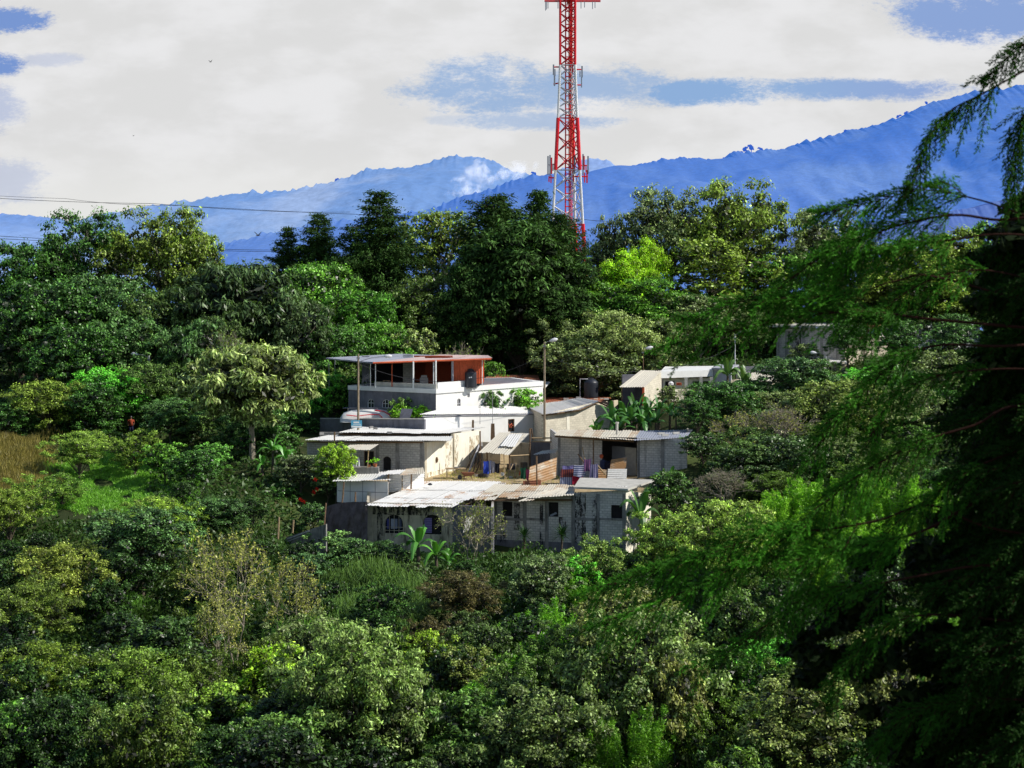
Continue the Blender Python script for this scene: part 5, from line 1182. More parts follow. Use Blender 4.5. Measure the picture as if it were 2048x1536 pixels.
# back row
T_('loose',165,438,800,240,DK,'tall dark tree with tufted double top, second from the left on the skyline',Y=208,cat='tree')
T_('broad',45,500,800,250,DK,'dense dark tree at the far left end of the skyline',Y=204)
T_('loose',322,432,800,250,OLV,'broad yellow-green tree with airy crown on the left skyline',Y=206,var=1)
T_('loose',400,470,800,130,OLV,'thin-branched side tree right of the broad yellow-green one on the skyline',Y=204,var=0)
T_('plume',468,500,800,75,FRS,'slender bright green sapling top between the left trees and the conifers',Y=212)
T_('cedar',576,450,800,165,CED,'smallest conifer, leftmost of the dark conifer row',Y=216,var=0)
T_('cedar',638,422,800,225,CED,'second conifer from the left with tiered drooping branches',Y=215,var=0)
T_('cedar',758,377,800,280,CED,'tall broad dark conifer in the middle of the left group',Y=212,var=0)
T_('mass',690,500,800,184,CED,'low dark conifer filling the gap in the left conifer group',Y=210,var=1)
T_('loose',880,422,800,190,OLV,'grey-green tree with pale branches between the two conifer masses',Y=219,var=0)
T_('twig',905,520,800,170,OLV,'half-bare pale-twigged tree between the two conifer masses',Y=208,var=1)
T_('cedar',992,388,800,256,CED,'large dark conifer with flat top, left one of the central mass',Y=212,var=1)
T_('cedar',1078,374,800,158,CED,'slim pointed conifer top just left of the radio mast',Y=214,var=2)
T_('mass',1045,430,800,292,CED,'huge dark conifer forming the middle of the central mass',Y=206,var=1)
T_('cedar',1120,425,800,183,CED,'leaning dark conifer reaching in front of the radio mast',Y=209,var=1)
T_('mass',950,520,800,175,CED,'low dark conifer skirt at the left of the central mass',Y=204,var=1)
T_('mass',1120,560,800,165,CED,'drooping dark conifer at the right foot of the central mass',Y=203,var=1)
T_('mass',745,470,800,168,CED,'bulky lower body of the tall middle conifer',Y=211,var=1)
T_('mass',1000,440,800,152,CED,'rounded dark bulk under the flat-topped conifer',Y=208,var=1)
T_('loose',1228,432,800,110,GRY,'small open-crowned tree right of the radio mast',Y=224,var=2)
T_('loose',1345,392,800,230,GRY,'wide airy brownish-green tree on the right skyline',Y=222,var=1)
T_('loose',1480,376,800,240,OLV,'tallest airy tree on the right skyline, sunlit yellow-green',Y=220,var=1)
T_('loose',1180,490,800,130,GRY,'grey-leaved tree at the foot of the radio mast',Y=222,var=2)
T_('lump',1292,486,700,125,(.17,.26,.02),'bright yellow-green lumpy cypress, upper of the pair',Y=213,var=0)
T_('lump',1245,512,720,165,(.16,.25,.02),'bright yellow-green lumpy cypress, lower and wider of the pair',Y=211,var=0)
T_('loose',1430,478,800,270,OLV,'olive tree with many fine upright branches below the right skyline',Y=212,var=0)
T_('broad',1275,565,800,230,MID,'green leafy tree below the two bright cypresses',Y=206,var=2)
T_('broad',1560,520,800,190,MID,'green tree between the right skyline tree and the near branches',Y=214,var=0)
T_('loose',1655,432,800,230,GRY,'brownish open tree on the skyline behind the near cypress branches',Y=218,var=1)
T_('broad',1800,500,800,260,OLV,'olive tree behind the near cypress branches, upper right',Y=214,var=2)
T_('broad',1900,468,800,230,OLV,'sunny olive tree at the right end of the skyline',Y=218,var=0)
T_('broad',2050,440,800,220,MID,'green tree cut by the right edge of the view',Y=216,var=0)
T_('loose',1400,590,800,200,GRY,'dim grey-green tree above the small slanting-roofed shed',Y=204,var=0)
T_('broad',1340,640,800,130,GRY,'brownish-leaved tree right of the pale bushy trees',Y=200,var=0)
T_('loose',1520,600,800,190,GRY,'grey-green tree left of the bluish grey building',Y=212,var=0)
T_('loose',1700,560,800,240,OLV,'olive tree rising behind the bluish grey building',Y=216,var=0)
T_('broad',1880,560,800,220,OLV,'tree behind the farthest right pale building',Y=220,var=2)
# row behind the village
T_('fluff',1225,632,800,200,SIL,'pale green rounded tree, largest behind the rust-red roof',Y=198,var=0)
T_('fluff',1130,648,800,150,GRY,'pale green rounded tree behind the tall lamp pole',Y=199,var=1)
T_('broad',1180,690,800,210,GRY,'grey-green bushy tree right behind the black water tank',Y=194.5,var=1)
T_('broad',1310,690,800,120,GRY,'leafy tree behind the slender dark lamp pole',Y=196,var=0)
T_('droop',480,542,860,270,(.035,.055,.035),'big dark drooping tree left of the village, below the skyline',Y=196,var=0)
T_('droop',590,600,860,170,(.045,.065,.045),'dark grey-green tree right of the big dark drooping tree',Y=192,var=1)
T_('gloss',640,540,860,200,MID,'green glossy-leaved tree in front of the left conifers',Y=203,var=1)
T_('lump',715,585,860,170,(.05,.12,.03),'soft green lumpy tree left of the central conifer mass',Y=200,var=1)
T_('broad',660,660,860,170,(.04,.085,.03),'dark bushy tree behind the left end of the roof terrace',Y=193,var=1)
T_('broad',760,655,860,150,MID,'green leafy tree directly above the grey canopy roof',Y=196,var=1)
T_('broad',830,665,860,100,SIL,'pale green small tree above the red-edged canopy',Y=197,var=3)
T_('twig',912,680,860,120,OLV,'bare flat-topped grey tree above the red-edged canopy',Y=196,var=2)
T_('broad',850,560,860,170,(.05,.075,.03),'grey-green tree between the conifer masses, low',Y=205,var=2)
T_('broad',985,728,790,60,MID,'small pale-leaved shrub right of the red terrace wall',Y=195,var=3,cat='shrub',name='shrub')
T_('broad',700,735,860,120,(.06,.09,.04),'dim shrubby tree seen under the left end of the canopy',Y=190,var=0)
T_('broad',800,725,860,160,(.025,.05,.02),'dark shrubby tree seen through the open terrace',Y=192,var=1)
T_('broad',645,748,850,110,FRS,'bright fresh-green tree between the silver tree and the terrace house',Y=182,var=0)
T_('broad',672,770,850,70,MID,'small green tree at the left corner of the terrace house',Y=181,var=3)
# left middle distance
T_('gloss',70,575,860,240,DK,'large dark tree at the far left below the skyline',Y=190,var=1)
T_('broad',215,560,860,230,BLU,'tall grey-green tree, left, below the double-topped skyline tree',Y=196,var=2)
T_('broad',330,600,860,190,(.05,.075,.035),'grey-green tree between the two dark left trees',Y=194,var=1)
T_('gloss',140,660,860,190,DK,'dark bushy tree left of the steel street lamp',Y=183,var=1)
T_('broad',250,640,870,170,BLU,'grey-leaved tree behind the steel street lamp',Y=189,var=0)
T_('droop',390,650,870,150,BLU,'dark-leaved tree left of and above the silver tree',Y=185,var=1)
T_('broad',440,640,870,130,(.05,.075,.04),'dull green tree directly above the silver tree',Y=188,var=0)
T_('twig',460,650,870,110,OLV,'half-bare spiky shrub above the silver tree',Y=184,var=0)
T_('broad',215,740,890,150,FRS,'brighter green bush below the steel street lamp',Y=178,var=0)
T_('broad',300,735,885,150,(.06,.095,.04),'dull green rounded tree below the steel street lamp',Y=179,var=1)
T_('gloss',190,770,900,120,DK,'dark bush left of the standing person',Y=173,var=0)
T_('broad',95,770,900,170,OLV,'olive spreading tree behind the dry grass, left',Y=174,var=1)
T_('gloss',20,810,900,110,DK,'dark bush at the left edge behind the dry grass',Y=172,var=0)
T_('broad',340,800,900,120,BLU,'grey-green bush right of the standing person',Y=172,var=0)
T_('droop',505,704,962,255,SIL,'large silvery tree with pale forked trunk left of the block houses',Y=165,var=0,rz=.4)
T_('fluff',158,868,962,135,(.12,.17,.05),'feathery yellow-green bush beside the dry grass',var=0,cat='bush',name='bush')
T_('fluff',55,960,1060,130,(.08,.12,.03),'feathery bush at the lower edge of the dry grass',var=1,cat='bush',name='bush')
T_('fluff',20,985,1100,120,(.09,.12,.03),'feathery bush at the left edge under the dry grass',var=0,cat='bush',name='bush')
T_('fluff',125,948,1015,110,(.07,.12,.03),'small feathery bush with visible stems on the light green field edge',var=1,cat='bush',name='bush')
T_('fluff',270,866,955,115,(.08,.115,.03),'round olive feathery bush in the middle of the left field',var=1,cat='bush',name='bush')
T_('broad',330,890,970,110,MID,'green bush right of the round olive feathery bush',var=3,cat='bush',name='bush')
T_('gloss',385,905,985,105,DK,'dark bush left of the silver tree trunk',var=0,cat='bush',name='bush')
T_('broad',425,890,965,80,(.08,.17,.06),'broad-leaved green bush at the foot of the silver tree',var=3,cat='bush',name='bush')
T_('broad',430,1000,1075,120,BLU,'greyish bush below the silver tree',var=0,cat='bush',name='bush')
T_('fluff',310,1000,1080,170,(.10,.14,.04),'wide feathery olive bush above the dark round tree',var=0,cat='bush',name='bush')
T_('fluff',350,1010,1120,130,(.11,.16,.03),'yellow-green feathery bush right above the dark round tree',var=1,cat='bush',name='bush')
T_('gloss',285,1026,1200,215,BLU,'dark round glossy-leaved tree in the left middle of the slope',var=1)
T_('twig',470,1055,1330,230,TAN,'half-bare tree with yellowing leaves on the left slope, tallest',var=1,rz=0)
T_('twig',565,1110,1330,160,TAN,'yellow-leaved half-bare tree right beside the tallest one',var=1,rz=2)
T_('twig',440,1190,1400,150,TAN,'lower yellow-leaved twiggy tree below the tallest one',var=1,rz=4)
# poinsettia and neighbours
pt = T_('gloss',602,912,1062,105,(.085,.10,.085),'grey-leaved poinsettia tree with a few red flowers beside the shed of white panels',Y=157,var=0)
rg = random.Random(2); mb = MB()
for (px,py) in [(631,959),(628,984),(608,1003),(634,978),(601,999)]:
    c0 = P(px,py,154.6)
    for a in range(6):
        d = Vector((math.cos(a*1.05),-.3,math.sin(a*1.05)))*.20; mb.add([c0, c0+d*.5+Vector((.05,0,.05)), c0+d, c0+d*.5-Vector((.05,0,.05))], [(0,1,2,3)])
pe = pt; sx = pe.scale; inv = (Matrix.Translation(pe.location) @ Matrix.Rotation(pe.rotation_euler[2],4,'Z') @ Matrix.Diagonal((sx[0],sx[1],sx[2],1))).inverted()
fo = link('flowers', mb.mesh('flowers', cloth('red_petal', (.65,.02,.01))), pe); fo.matrix_parent_inverse = inv
T_('gloss',655,950,1050,70,(.06,.09,.05),'dark small tree left of the white-panel shed',Y=156,var=2)
T_('broad',672,893,1000,85,(.13,.19,.03),'yellow-green small tree in front of the tin awning',Y=156.,var=0)
T_('gloss',560,985,1070,90,DK,'dark bush between the silver tree and the poinsettia',Y=156,var=0,cat='bush',name='bush')
T_('gloss',625,1010,1085,70,BLU,'dark shrub with thin stem above the retaining wall',Y=151,var=2,cat='shrub',name='shrub')
def hyb(px, top, base, w, col, label, Y=None, v=1): T_('broad',px,top,base,w,col,label,Y=Y,var=3,cat='shrub',name='shrub')
hyb(655,1065,1130,110,(.10,.16,.09),'pale green broad-leaved shrub under the dark screen')
hyb(705,1080,1150,90,(.05,.09,.05),'dim bluish shrub at the left foot of the tan house')
hyb(620,1110,1180,100,(.05,.09,.06),'bluish broad-leaved shrub above the pale boulder')
hyb(770,1085,1140,80,(.03,.06,.03),'dark shrub at the foot of the arched windows')
# hedge, vines and little trees inside the village
e = empty('hedge', P(830,842,174.5), 0, 'bright green clipped vine hedge on the garden wall before the terrace house', 'hedge')
rng = np.random.default_rng(5); lb = LB(); n_ = 46
cc = np.stack([np.linspace(-1.9,2.1,n_), rng.normal(size=n_)*.25, .35+rng.random(n_)*.9+.1*np.sin(np.linspace(0,9,n_))], -1)
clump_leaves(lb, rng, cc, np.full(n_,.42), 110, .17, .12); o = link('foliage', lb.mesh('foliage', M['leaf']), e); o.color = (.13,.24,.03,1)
mb = MB(); [mb.tube([(x_,0,-.3),(x_+.1,0,1.)], .03, 5) for x_ in np.linspace(-1.8,2,9)]; link('stems', mb.mesh('stems', M['bark']), e)
hyb(805,800,842,55,(.09,.14,.06),'feathery shrub rising out of the vine hedge',175)
T_('broad',985,786,842,55,(.04,.08,.03),'dark green shrub before the white terrace house wall',Y=178.4,var=3,cat='shrub',name='shrub')
T_('broad',1048,782,842,80,(.08,.17,.03),'rounded green shrub left of the tall right lamp pole',Y=181.4,var=3,cat='shrub',name='shrub')
# right of the village
T_('gloss',1440,770,900,150,DK,'dark glossy bush right of the banana clump',Y=172,var=1)
T_('gloss',1395,800,920,85,DK,'dark bush overlapping the right end of the long flat roof',Y=168,var=0)
T_('gloss',1405,870,965,95,(.035,.06,.03),'dark round bush before the sunlit block house end',Y=159.5,var=2)
T_('gloss',1590,722,880,160,BLU,'grey glossy-leaved tree below the bluish grey building',Y=180,var=1)
T_('broad',1545,790,900,150,GRY,'grey-leaved bush below the striped tin roof',Y=175,var=1)
T_('twig',1500,818,920,180,TAN,'tan bare-twigged bush in the right middle',Y=166,var=0)
T_('twig',1570,800,930,150,TAN,'second tan bare-twigged bush, farther right',Y=165,var=2)
T_('broad',1680,770,930,200,(.09,.11,.05),'grey-olive bushy tree behind the near branches, right middle',Y=172,var=1)
T_('broad',1790,780,940,180,GRY,'greyish tree at the right middle behind the cypress',Y=174,var=1)
T_('broad',1740,738,900,150,FRS,'bright green tree below the bluish grey building, right',Y=186,var=0)
T_('loose',1850,700,920,180,GRY,'greyish open tree at the far right middle',Y=190,var=0)
T_('gloss',1560,880,980,190,(.04,.065,.035),'dark bush band above the bright feathery saplings',Y=158,var=1)
T_('gloss',1480,900,990,130,(.035,.06,.03),'dark bush right of the front banana plants',Y=156,var=0)
T_('twig',1455,930,1040,150,(.08,.09,.07),'grey leafless shrub right of the front banana plants',Y=152,var=2)
T_('gloss',1340,945,1050,110,(.05,.09,.035),'leafy dark bush at the foot of the front banana plants',Y=149,var=0)
T_('broad',1660,880,990,140,GRY,'grey-green bush above the bright feathery saplings',Y=160,var=0)
T_('twig',1368,768,860,80,OLV,'sparse brownish bush before the white flat-roofed house',Y=180,var=0,cat='bush',name='bush')
T_('broad',1335,775,860,45,GRY,'small bush at the corner between the slanting-roofed shed and the flat-roofed house',Y=180,var=3,cat='bush',name='bush')
T_('broad',1610,690,820,70,GRY,'small tree against the bluish grey building wall',Y=199,var=3)
# upper right slope in front: feathery saplings
PGL, PG = 'bright yellow-green feathery sapling on the right slope below the houses', 'feathery saplings on the right slope'
for (px,t,b,w_) in [(1500,1010,1120,100),(1560,965,1090,120),(1610,935,1080,120),(1665,940,1080,120),(1720,930,1080,120),(1780,935,1090,120),(1840,930,1090,130),(1540,1040,1150,110),(1600,1030,1150,130),(1680,1020,1150,130),(1760,1020,1150,140),(1450,1050,1150,90),(1650,1080,1200,130),(1730,1090,1210,130),(1830,1050,1180,140),(1900,980,1130,130),(1960,1060,1180,130)]:
    T_('plume',px,t,b,w_,(.105,.205,.02),PGL,cat='sapling',name='sapling',group=PG)
PGL2, PG2 = 'soft green feathery sapling in the middle of the slope below the square windows', 'feathery saplings in the middle of the slope'
for (px,t,b,w_) in [(1010,1240,1350,110),(1065,1215,1340,120),(1110,1185,1320,110),(1090,1260,1380,120),(985,1290,1390,110),(1150,1140,1260,90),(1160,1230,1330,80),(940,1270,1380,90),(1040,1290,1400,110)]:
    T_('plume',px,t,b,w_,(.08,.18,.02),PGL2,cat='sapling',name='sapling',group=PG2)
T_('lump',955,1370,1500,110,(.08,.17,.025),'small yellow-green cypress in the lower middle',var=0)
T_('fluff',1440,1012,1200,230,(.13,.17,.06),'large rounded olive tree right of the lower block house',var=0)
T_('fluff',1340,1030,1180,170,(.12,.17,.05),'rounded olive tree between the block house corner and the large olive tree',var=1)
T_('fluff',1180,1082,1210,140,(.11,.15,.06),'rounded grey-green tree in front of the block house footing',var=1)
T_('gloss',1085,1120,1260,140,(.075,.10,.065),'grey glossy bush left of the soft green saplings',var=1)
T_('broad',1150,1120,1230,110,FRS,'fresh green bush just right of the grey glossy bush',var=3,cat='bush',name='bush')
T_('fluff',925,1150,1270,170,BRN,'brown withered bush, larger, in the middle of the slope',var=0,cat='bush',name='bush')
T_('fluff',862,1236,1330,115,BRN,'brown withered bush, smaller and lower',var=1,cat='bush',name='bush')
T_('twig',945,992,1160,150,(.14,.15,.06),'bare pale-trunked tree in front of the tan house, right part',Y=143.5,var=0,rz=1.)
for i,(px,t,b,w_,lb_) in enumerate([(600,1235,1380,170,'grey-green feathery bush left of the large grey one'),(700,1265,1580,300,'very large grey-green fine-leaved tree, lower middle'),(560,1300,1470,170,'yellowish green bush below the yellow-leaved trees'),(790,1350,1580,160,'grey-green tree right of the very large one'),(860,1270,1400,120,'yellow-leaved bush left of the feathery saplings'),
  (930,1300,1420,120,'bush with tan seed heads in the lower middle'),(1270,1240,1560,300,'very large grey-leaved tree in the lower centre right'),(1260,1195,1400,240,'brown-tinged tree above the very large grey-leaved one'),(1100,1400,1650,280,'grey-green tree at the lower edge, centre'),(1350,1330,1600,150,'tree with tan-tinged leaves right of the very large grey-leaved one'),
  (1540,1292,1430,190,'bright green large-leaved shrub, lower right'),(1600,1350,1640,280,'wide grey-brown tree at the lower right'),(1760,1280,1600,210,'brown-tinged tree at the lower right under the near branches'),(1480,1190,1380,150,'dim green tree below the large olive tree'),(930,1400,1600,200,'dark green tree at the lower edge left of centre'),
  (330,1240,1420,200,'dark green tree in the lower left middle'),(120,1100,1260,200,'olive feathery tree at the left, mid slope'),(90,1300,1460,230,'olive feathery tree in the lower left'),(260,1310,1500,240,'green feathery tree in the lower left'),(60,1180,1330,190,'dull olive tree at the left edge'),(450,1380,1560,180,'yellow-green bush at the lower left centre'),(180,1420,1600,160,'pale feathery bush at the lower left edge'),(20,1420,1640,200,'grassy green bush in the lower left corner'),(330,1420,1600,200,'green fine-leaved bush at the lower edge, left'),(560,1440,1640,200,'bush at the lower edge left of the very large tree')]):
    col = [GRY,(.10,.135,.065),YEL,GRY,(.13,.18,.03),(.10,.115,.05),(.09,.12,.065),(.095,.10,.055),(.07,.09,.05),(.10,.10,.055),(.07,.20,.045),(.10,.115,.06),(.085,.09,.05),(.05,.08,.03),(.05,.09,.035),(.035,.065,.025),(.11,.125,.04),(.08,.11,.025),(.08,.12,.03),(.075,.10,.03),(.11,.16,.04),(.11,.15,.08),(.07,.14,.04),(.07,.11,.04),(.06,.10,.04)][i]
    kd = ['fluff','fluff','broad','broad','broad','broad','broad','broad','broad','broad','broad','broad','broad','broad','broad','gloss','fluff','fluff','fluff','fluff','broad','fluff','broad','fluff','broad'][i]
    T_(kd,px,t,b,w_,col,lb_)
# grass clumps
GL = 'tall arching grass clump on the slope below the tan house'
for (px,t,b,w_) in [(720,1108,1180,90),(690,1120,1190,90),(760,1100,1190,80),(785,1120,1200,80),(740,1160,1240,90),(790,1180,1260,90),(700,1180,1260,90),(660,1190,1270,90),(770,1220,1290,90),(720,1240,1300,80),(810,1150,1230,80)]:
    T_('grass',px,t,b,w_,(.06,.10,.04),GL,cat='grass clump',name='grass_clump',group='tall grass clumps below the tan house',rz=random.random()*6)
GL = 'green arching grass clump on the left slope'
for (px,t,b,w_) in [(620,1220,1300,90),(650,1240,1320,80),(590,1240,1310,80),(215,1160,1230,80),(240,1180,1240,90),(380,1400,1480,90),(330,1480,1560,120),(100,1440,1520,100),(420,1450,1530,100)]:
    T_('grass',px,t,b,w_,(.055,.12,.03),GL,cat='grass clump',name='grass_clump',group='grass clumps on the left slope')
# yucca-like plants by the lower wall
def rosette(px, top, base, label, col=(.03,.075,.03), Y=None, n=34, L=1.0):
    Y = Y or hit(px, base); g = float(terr(X(px,Y),Y)); h = Z(top,Y)-g; e = empty('yucca', (X(px,Y),Y,g), 0, label, 'yucca')
    mb = MB(); mb.tube([(0,0,-.3),(0.03,0,h-L*.6)], .09, 7, .07); link('trunk', mb.mesh('trunk', M['bark']), e)
    rng = random.Random(px); mb = MB()
    for i in range(n):
        a = 2.4*i; el = math.radians(75 - 95*i/n); d = Vector((math.cos(a)*math.cos(el), math.sin(a)*math.cos(el), math.sin(el))); s = Vector((-math.sin(a), math.cos(a), 0))*.045
        c0 = Vector((.03,0,h-L*.6)); l = L*(.7+.3*rng.random()); m1 = c0+d*l*.5; e1 = c0+d*l - Vector((0,0,.15*l))
        mb.cur = .6+.7*rng.random(); mb.add([c0-s*.6,c0+s*.6,m1+s,m1-s,e1], [(0,1,2,3),(3,2,4)])
    o = link('leaves', mb.mesh('leaves', M['leaf']), e); o.color = col+(1,)
rosette(1048,1052,1108,'dark spiky yucca against the block wall, left one',(.015,.04,.015),Y=146.8,n=60,L=1.3)
rosette(1123,1050,1108,'dark spiky yucca against the block wall, right one',(.015,.04,.015),Y=146.8,n=60,L=1.3)
rosette(1212,1112,1170,'pale green spiky plant below the block house footing',(.10,.17,.07))

# ------------------------------------------------------------------ banana plants
def leaf_blade(mb, base, az, L, Wd, up, droop, rg):
    d = Vector((math.cos(az), math.sin(az), 0)); s = Vector((-math.sin(az), math.cos(az), 0)); n = 12; row=[]
    for i in range(n+1):
        t = i/n; r = L*(t*math.cos(up) ) ; z = L*(math.sin(up)*t - droop*t*t)
        c = Vector(base) + d*r*(1-.15*t*droop) + Vector((0,0,z)); wd = Wd*.5*(math.sin(PI*min(1,.06+t*.94))**.55)*(1 if t < .98 else .3)
        if t < .10: wd = .03
        k = 1 - .25*(rg.random() < .3)*(t > .2)
        row.append((c - s*wd*k + Vector((0,0,-wd*.45)), c, c + s*wd*k + Vector((0,0,-wd*.45))))
    V=[q for r_ in row for q in r_]; mb.add(V, [(3*i+j,3*i+j+1,3*i+j+4,3*i+j+3) for i in range(n) for j in (0,1)])
def banana_proto(seed, h, nl, L):
    rg = random.Random(seed); tr = MB(); tr.tube([(0,0,-.4),(.04,0,h*.5),(0,.03,h)], [.17,.13,.08], 9); ls=[]
    for i in range(nl):
        mb = MB(); mb.cur = .7+.6*rg.random(); az = 2.4*i + rg.random()*.5; up = math.radians(78 - 38*i/nl); 
        leaf_blade(mb, (0,0,h-.1*i/nl), az, L*(.9+.5*rg.random()), .44*(.85+.3*rg.random()), up, .42+.55*i/nl, rg); ls.append(mb.mesh('leaf', M['leaf_gloss']))
    return dict(h=h+L*.7, stem=tr.mesh('stem', M['bark']), leaves=ls)
BP = [banana_proto(1,2.1,9,2.1), banana_proto(2,1.7,8,2.3), banana_proto(3,1.2,7,1.8)]
def banana(px, top, base, Y, v, col, label, group=None, z=None):
    p = BP[v]; xx = X(px,Y); g = float(terr(xx,Y)) if z is None else z; s = max(.35,(Z(top,Y)-g)/p['h'])
    e = empty('banana_plant', (xx,Y,g), random.random()*6.28, label, 'banana plant', group); s2 = min(s, 1.35); e.scale = (s2,s2,s)
    link('stem', p['stem'], e)
    for l in p['leaves']: o = link('leaf', l, e); j = 1+random.uniform(-.25,.25); j *= .78; o.color = (col[0]*j*1.2,col[1]*j,col[2]*j*1.3,1)
BG = 'banana plant in the dense clump behind the long flat roof'
for i,(px,t,Y_) in enumerate([(1222,800,173.5),(1248,786,175),(1272,775,176),(1262,800,172.5),(1296,782,175.5),(1286,805,172.5),(1318,790,175),(1340,798,174.5),(1312,812,172.5),(1352,812,173),(1238,815,172)]):
    banana(px,t,900,Y_,i%3,(.05,.15,.035),BG,'banana plants behind the long flat roof')
banana(1195,832,900,173,2,(.06,.17,.03),'small banana plant at the foot of the cream block wall')
banana(1282,955,1080,147,1,(.06,.15,.04),'banana plant with arching leaves at the right corner of the lower block house')
banana(1338,930,1060,150,0,(.06,.17,.04),'tall banana plant right of the lower block house corner')
banana(836,1034,1150,141,1,(.06,.19,.035),'banana plant in front of the arched windows, tallest')
banana(872,1066,1170,140,1,(.07,.21,.03),'bright banana plant right of the tallest one before the arched windows')
banana(895,1092,1170,140.5,2,(.06,.19,.03),'small banana plant left of the bare pale-trunked tree')
banana(850,1115,1190,138.5,2,(.10,.16,.07),'low pale banana plant below the arched windows')
for i,(px,t,Y_,lb_) in enumerate([(545,868,160,'banana plant right of the silver tree trunk, tallest'),(572,880,159,'banana plant between the silver tree and the block house'),(525,905,159,'low banana plant at the silver tree trunk'),(590,905,158.5,'drooping banana plant left of the poinsettia'),(430,880,164,'banana plant left of the silver tree trunk')]):
    banana(px,t,960,Y_,i%3,(.07,.22,.04),lb_)
banana(1455,700,800,182,0,(.08,.16,.05),'tall banana plant in front of the grey rendered house, left leaf spray')
banana(1490,715,800,181,1,(.08,.16,.05),'banana plant in front of the grey rendered house, right leaf spray')
banana(1808,730,860,178,0,(.08,.20,.05),'banana plant seen through the near branches, right')

# ------------------------------------------------------------------ fillers
rg = random.Random(77)
fills = {'ll': [('fluff',(.05,.07,.02)),('broad',(.02,.04,.015)),('broad',(.013,.028,.01)),('gloss',(.015,.03,.012))],  # slope bush colours darkened to paint the shade between the trees
         'lm': [('broad',(.04,.06,.03)),('fluff',(.05,.08,.03)),('broad',(.02,.045,.015)),('gloss',(.018,.035,.015))],
         'rm': [('fluff',(.05,.08,.02)),('broad',(.03,.06,.015)),('plume',(.06,.13,.015)),('broad',(.02,.04,.015))],
         'bk': [('broad',(.05,.08,.035)),('gloss',DK),('broad',BLU)]}
names = {'ll':('undergrowth bush among many on the lower left slope','bushes covering the lower left slope'),
         'lm':('undergrowth bush among many on the slope below the houses','bushes covering the slope below the houses'),
         'rm':('undergrowth bush among many on the right-hand slope','bushes covering the right-hand slope'),
         'bk':('dark filler tree among many in the wood behind the village','trees of the wood behind the village')}
def in_village(x, y): 
    px = x/y*F+1024
    return (146 < y < 200 and 640 < px < 1380) or (180 < y < 200 and 1380 <= px < 1560) or (198<y<212 and 1530<px<1790)
count = 0
Yg = 86.
while Yg < 150:
    xr = 1080/F*Yg + 9; x = -xr + rg.random()*3
    while x < xr:
        xx, yy = x + rg.uniform(-1.2,1.2), Yg + rg.uniform(-1.3,1.3); px = xx/yy*F+1024
        if not in_village(xx, yy) and not (560 < px < 1260 and yy > 141) and not (0 < px < 340 and 137 < yy):
            z_ = 'll' if px < 560 else 'lm' if px < 1150 else 'rm'
            kd, col = rg.choice(fills[z_]); Wm = rg.uniform(3.,5.2)*(1.15 if yy < 105 else .85); g = float(terr(xx,yy)); H = Wm*rg.uniform(.8,1.15)
            if yy > 128: Wm *= .75; H *= .62
            tpx = HZ - (g+H-CZ)*F/yy
            T_(kd, px, tpx, 0, Wm*F/yy, col, names[z_][0], cat='bush', name='bush', group=names[z_][1], Y=yy); count += 1
        x += rg.uniform(4.6,6.4)
    Yg += 4.3
Yg = 153.
while Yg < 238:
    xr = 1080/F*Yg + 9; x = -xr + rg.random()*3
    while x < xr:
        xx, yy = x + rg.uniform(-1.5,1.5), Yg + rg.uniform(-1.5,1.5); px = xx/yy*F+1024
        ok = not in_village(xx, yy) and not (-80 < px < 380 and yy < 172) and not (380 < px < 610 and yy < 166) and not (1380 < px < 1480 and yy < 175)
        if ok and not (yy < 197 and 600 < px < 1400):
            kd, col = rg.choice(fills['bk'] if yy > 185 or px < 600 else fills['rm'][:2]+fills['bk'])
            g = float(terr(xx,yy)); Wm = rg.uniform(4,6.5); H = Wm*rg.uniform(.65,.9) * (1.25 if yy > 195 else .62)
            T_(kd, px, HZ - (g+H-CZ)*F/yy, 0, Wm*F/yy, col, names['bk'][0] if yy > 180 else 'low bush among many beside the village', cat='tree' if yy > 180 else 'bush', name='tree' if yy > 180 else 'bush', group=names['bk'][1] if yy > 180 else 'bushes beside the village', Y=yy); count += 1
        x += rg.uniform(5.,7.)
    Yg += 6.5
print('fillers', count)
# undergrowth: loose leafy cover on the ground
rng = np.random.default_rng(8)
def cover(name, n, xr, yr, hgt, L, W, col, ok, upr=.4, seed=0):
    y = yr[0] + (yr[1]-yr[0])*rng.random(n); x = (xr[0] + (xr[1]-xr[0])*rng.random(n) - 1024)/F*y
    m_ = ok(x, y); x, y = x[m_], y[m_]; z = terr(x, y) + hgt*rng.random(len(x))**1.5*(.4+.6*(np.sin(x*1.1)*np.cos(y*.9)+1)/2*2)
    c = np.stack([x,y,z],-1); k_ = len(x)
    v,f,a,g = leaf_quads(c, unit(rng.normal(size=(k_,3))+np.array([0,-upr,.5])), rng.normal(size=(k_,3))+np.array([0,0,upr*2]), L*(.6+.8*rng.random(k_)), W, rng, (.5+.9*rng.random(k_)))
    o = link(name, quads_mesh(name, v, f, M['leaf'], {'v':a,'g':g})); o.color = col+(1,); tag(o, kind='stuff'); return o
pxo = lambda x,y: x/y*F+1024
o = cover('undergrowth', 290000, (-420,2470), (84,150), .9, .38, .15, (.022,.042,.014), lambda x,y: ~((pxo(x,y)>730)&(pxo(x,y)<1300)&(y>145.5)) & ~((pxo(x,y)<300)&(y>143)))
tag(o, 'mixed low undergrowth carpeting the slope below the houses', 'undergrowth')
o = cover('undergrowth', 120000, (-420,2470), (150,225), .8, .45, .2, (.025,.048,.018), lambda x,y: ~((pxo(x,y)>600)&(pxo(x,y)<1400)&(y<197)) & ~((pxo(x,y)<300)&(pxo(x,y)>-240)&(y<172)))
tag(o, 'low undergrowth beside and behind the village', 'undergrowth')
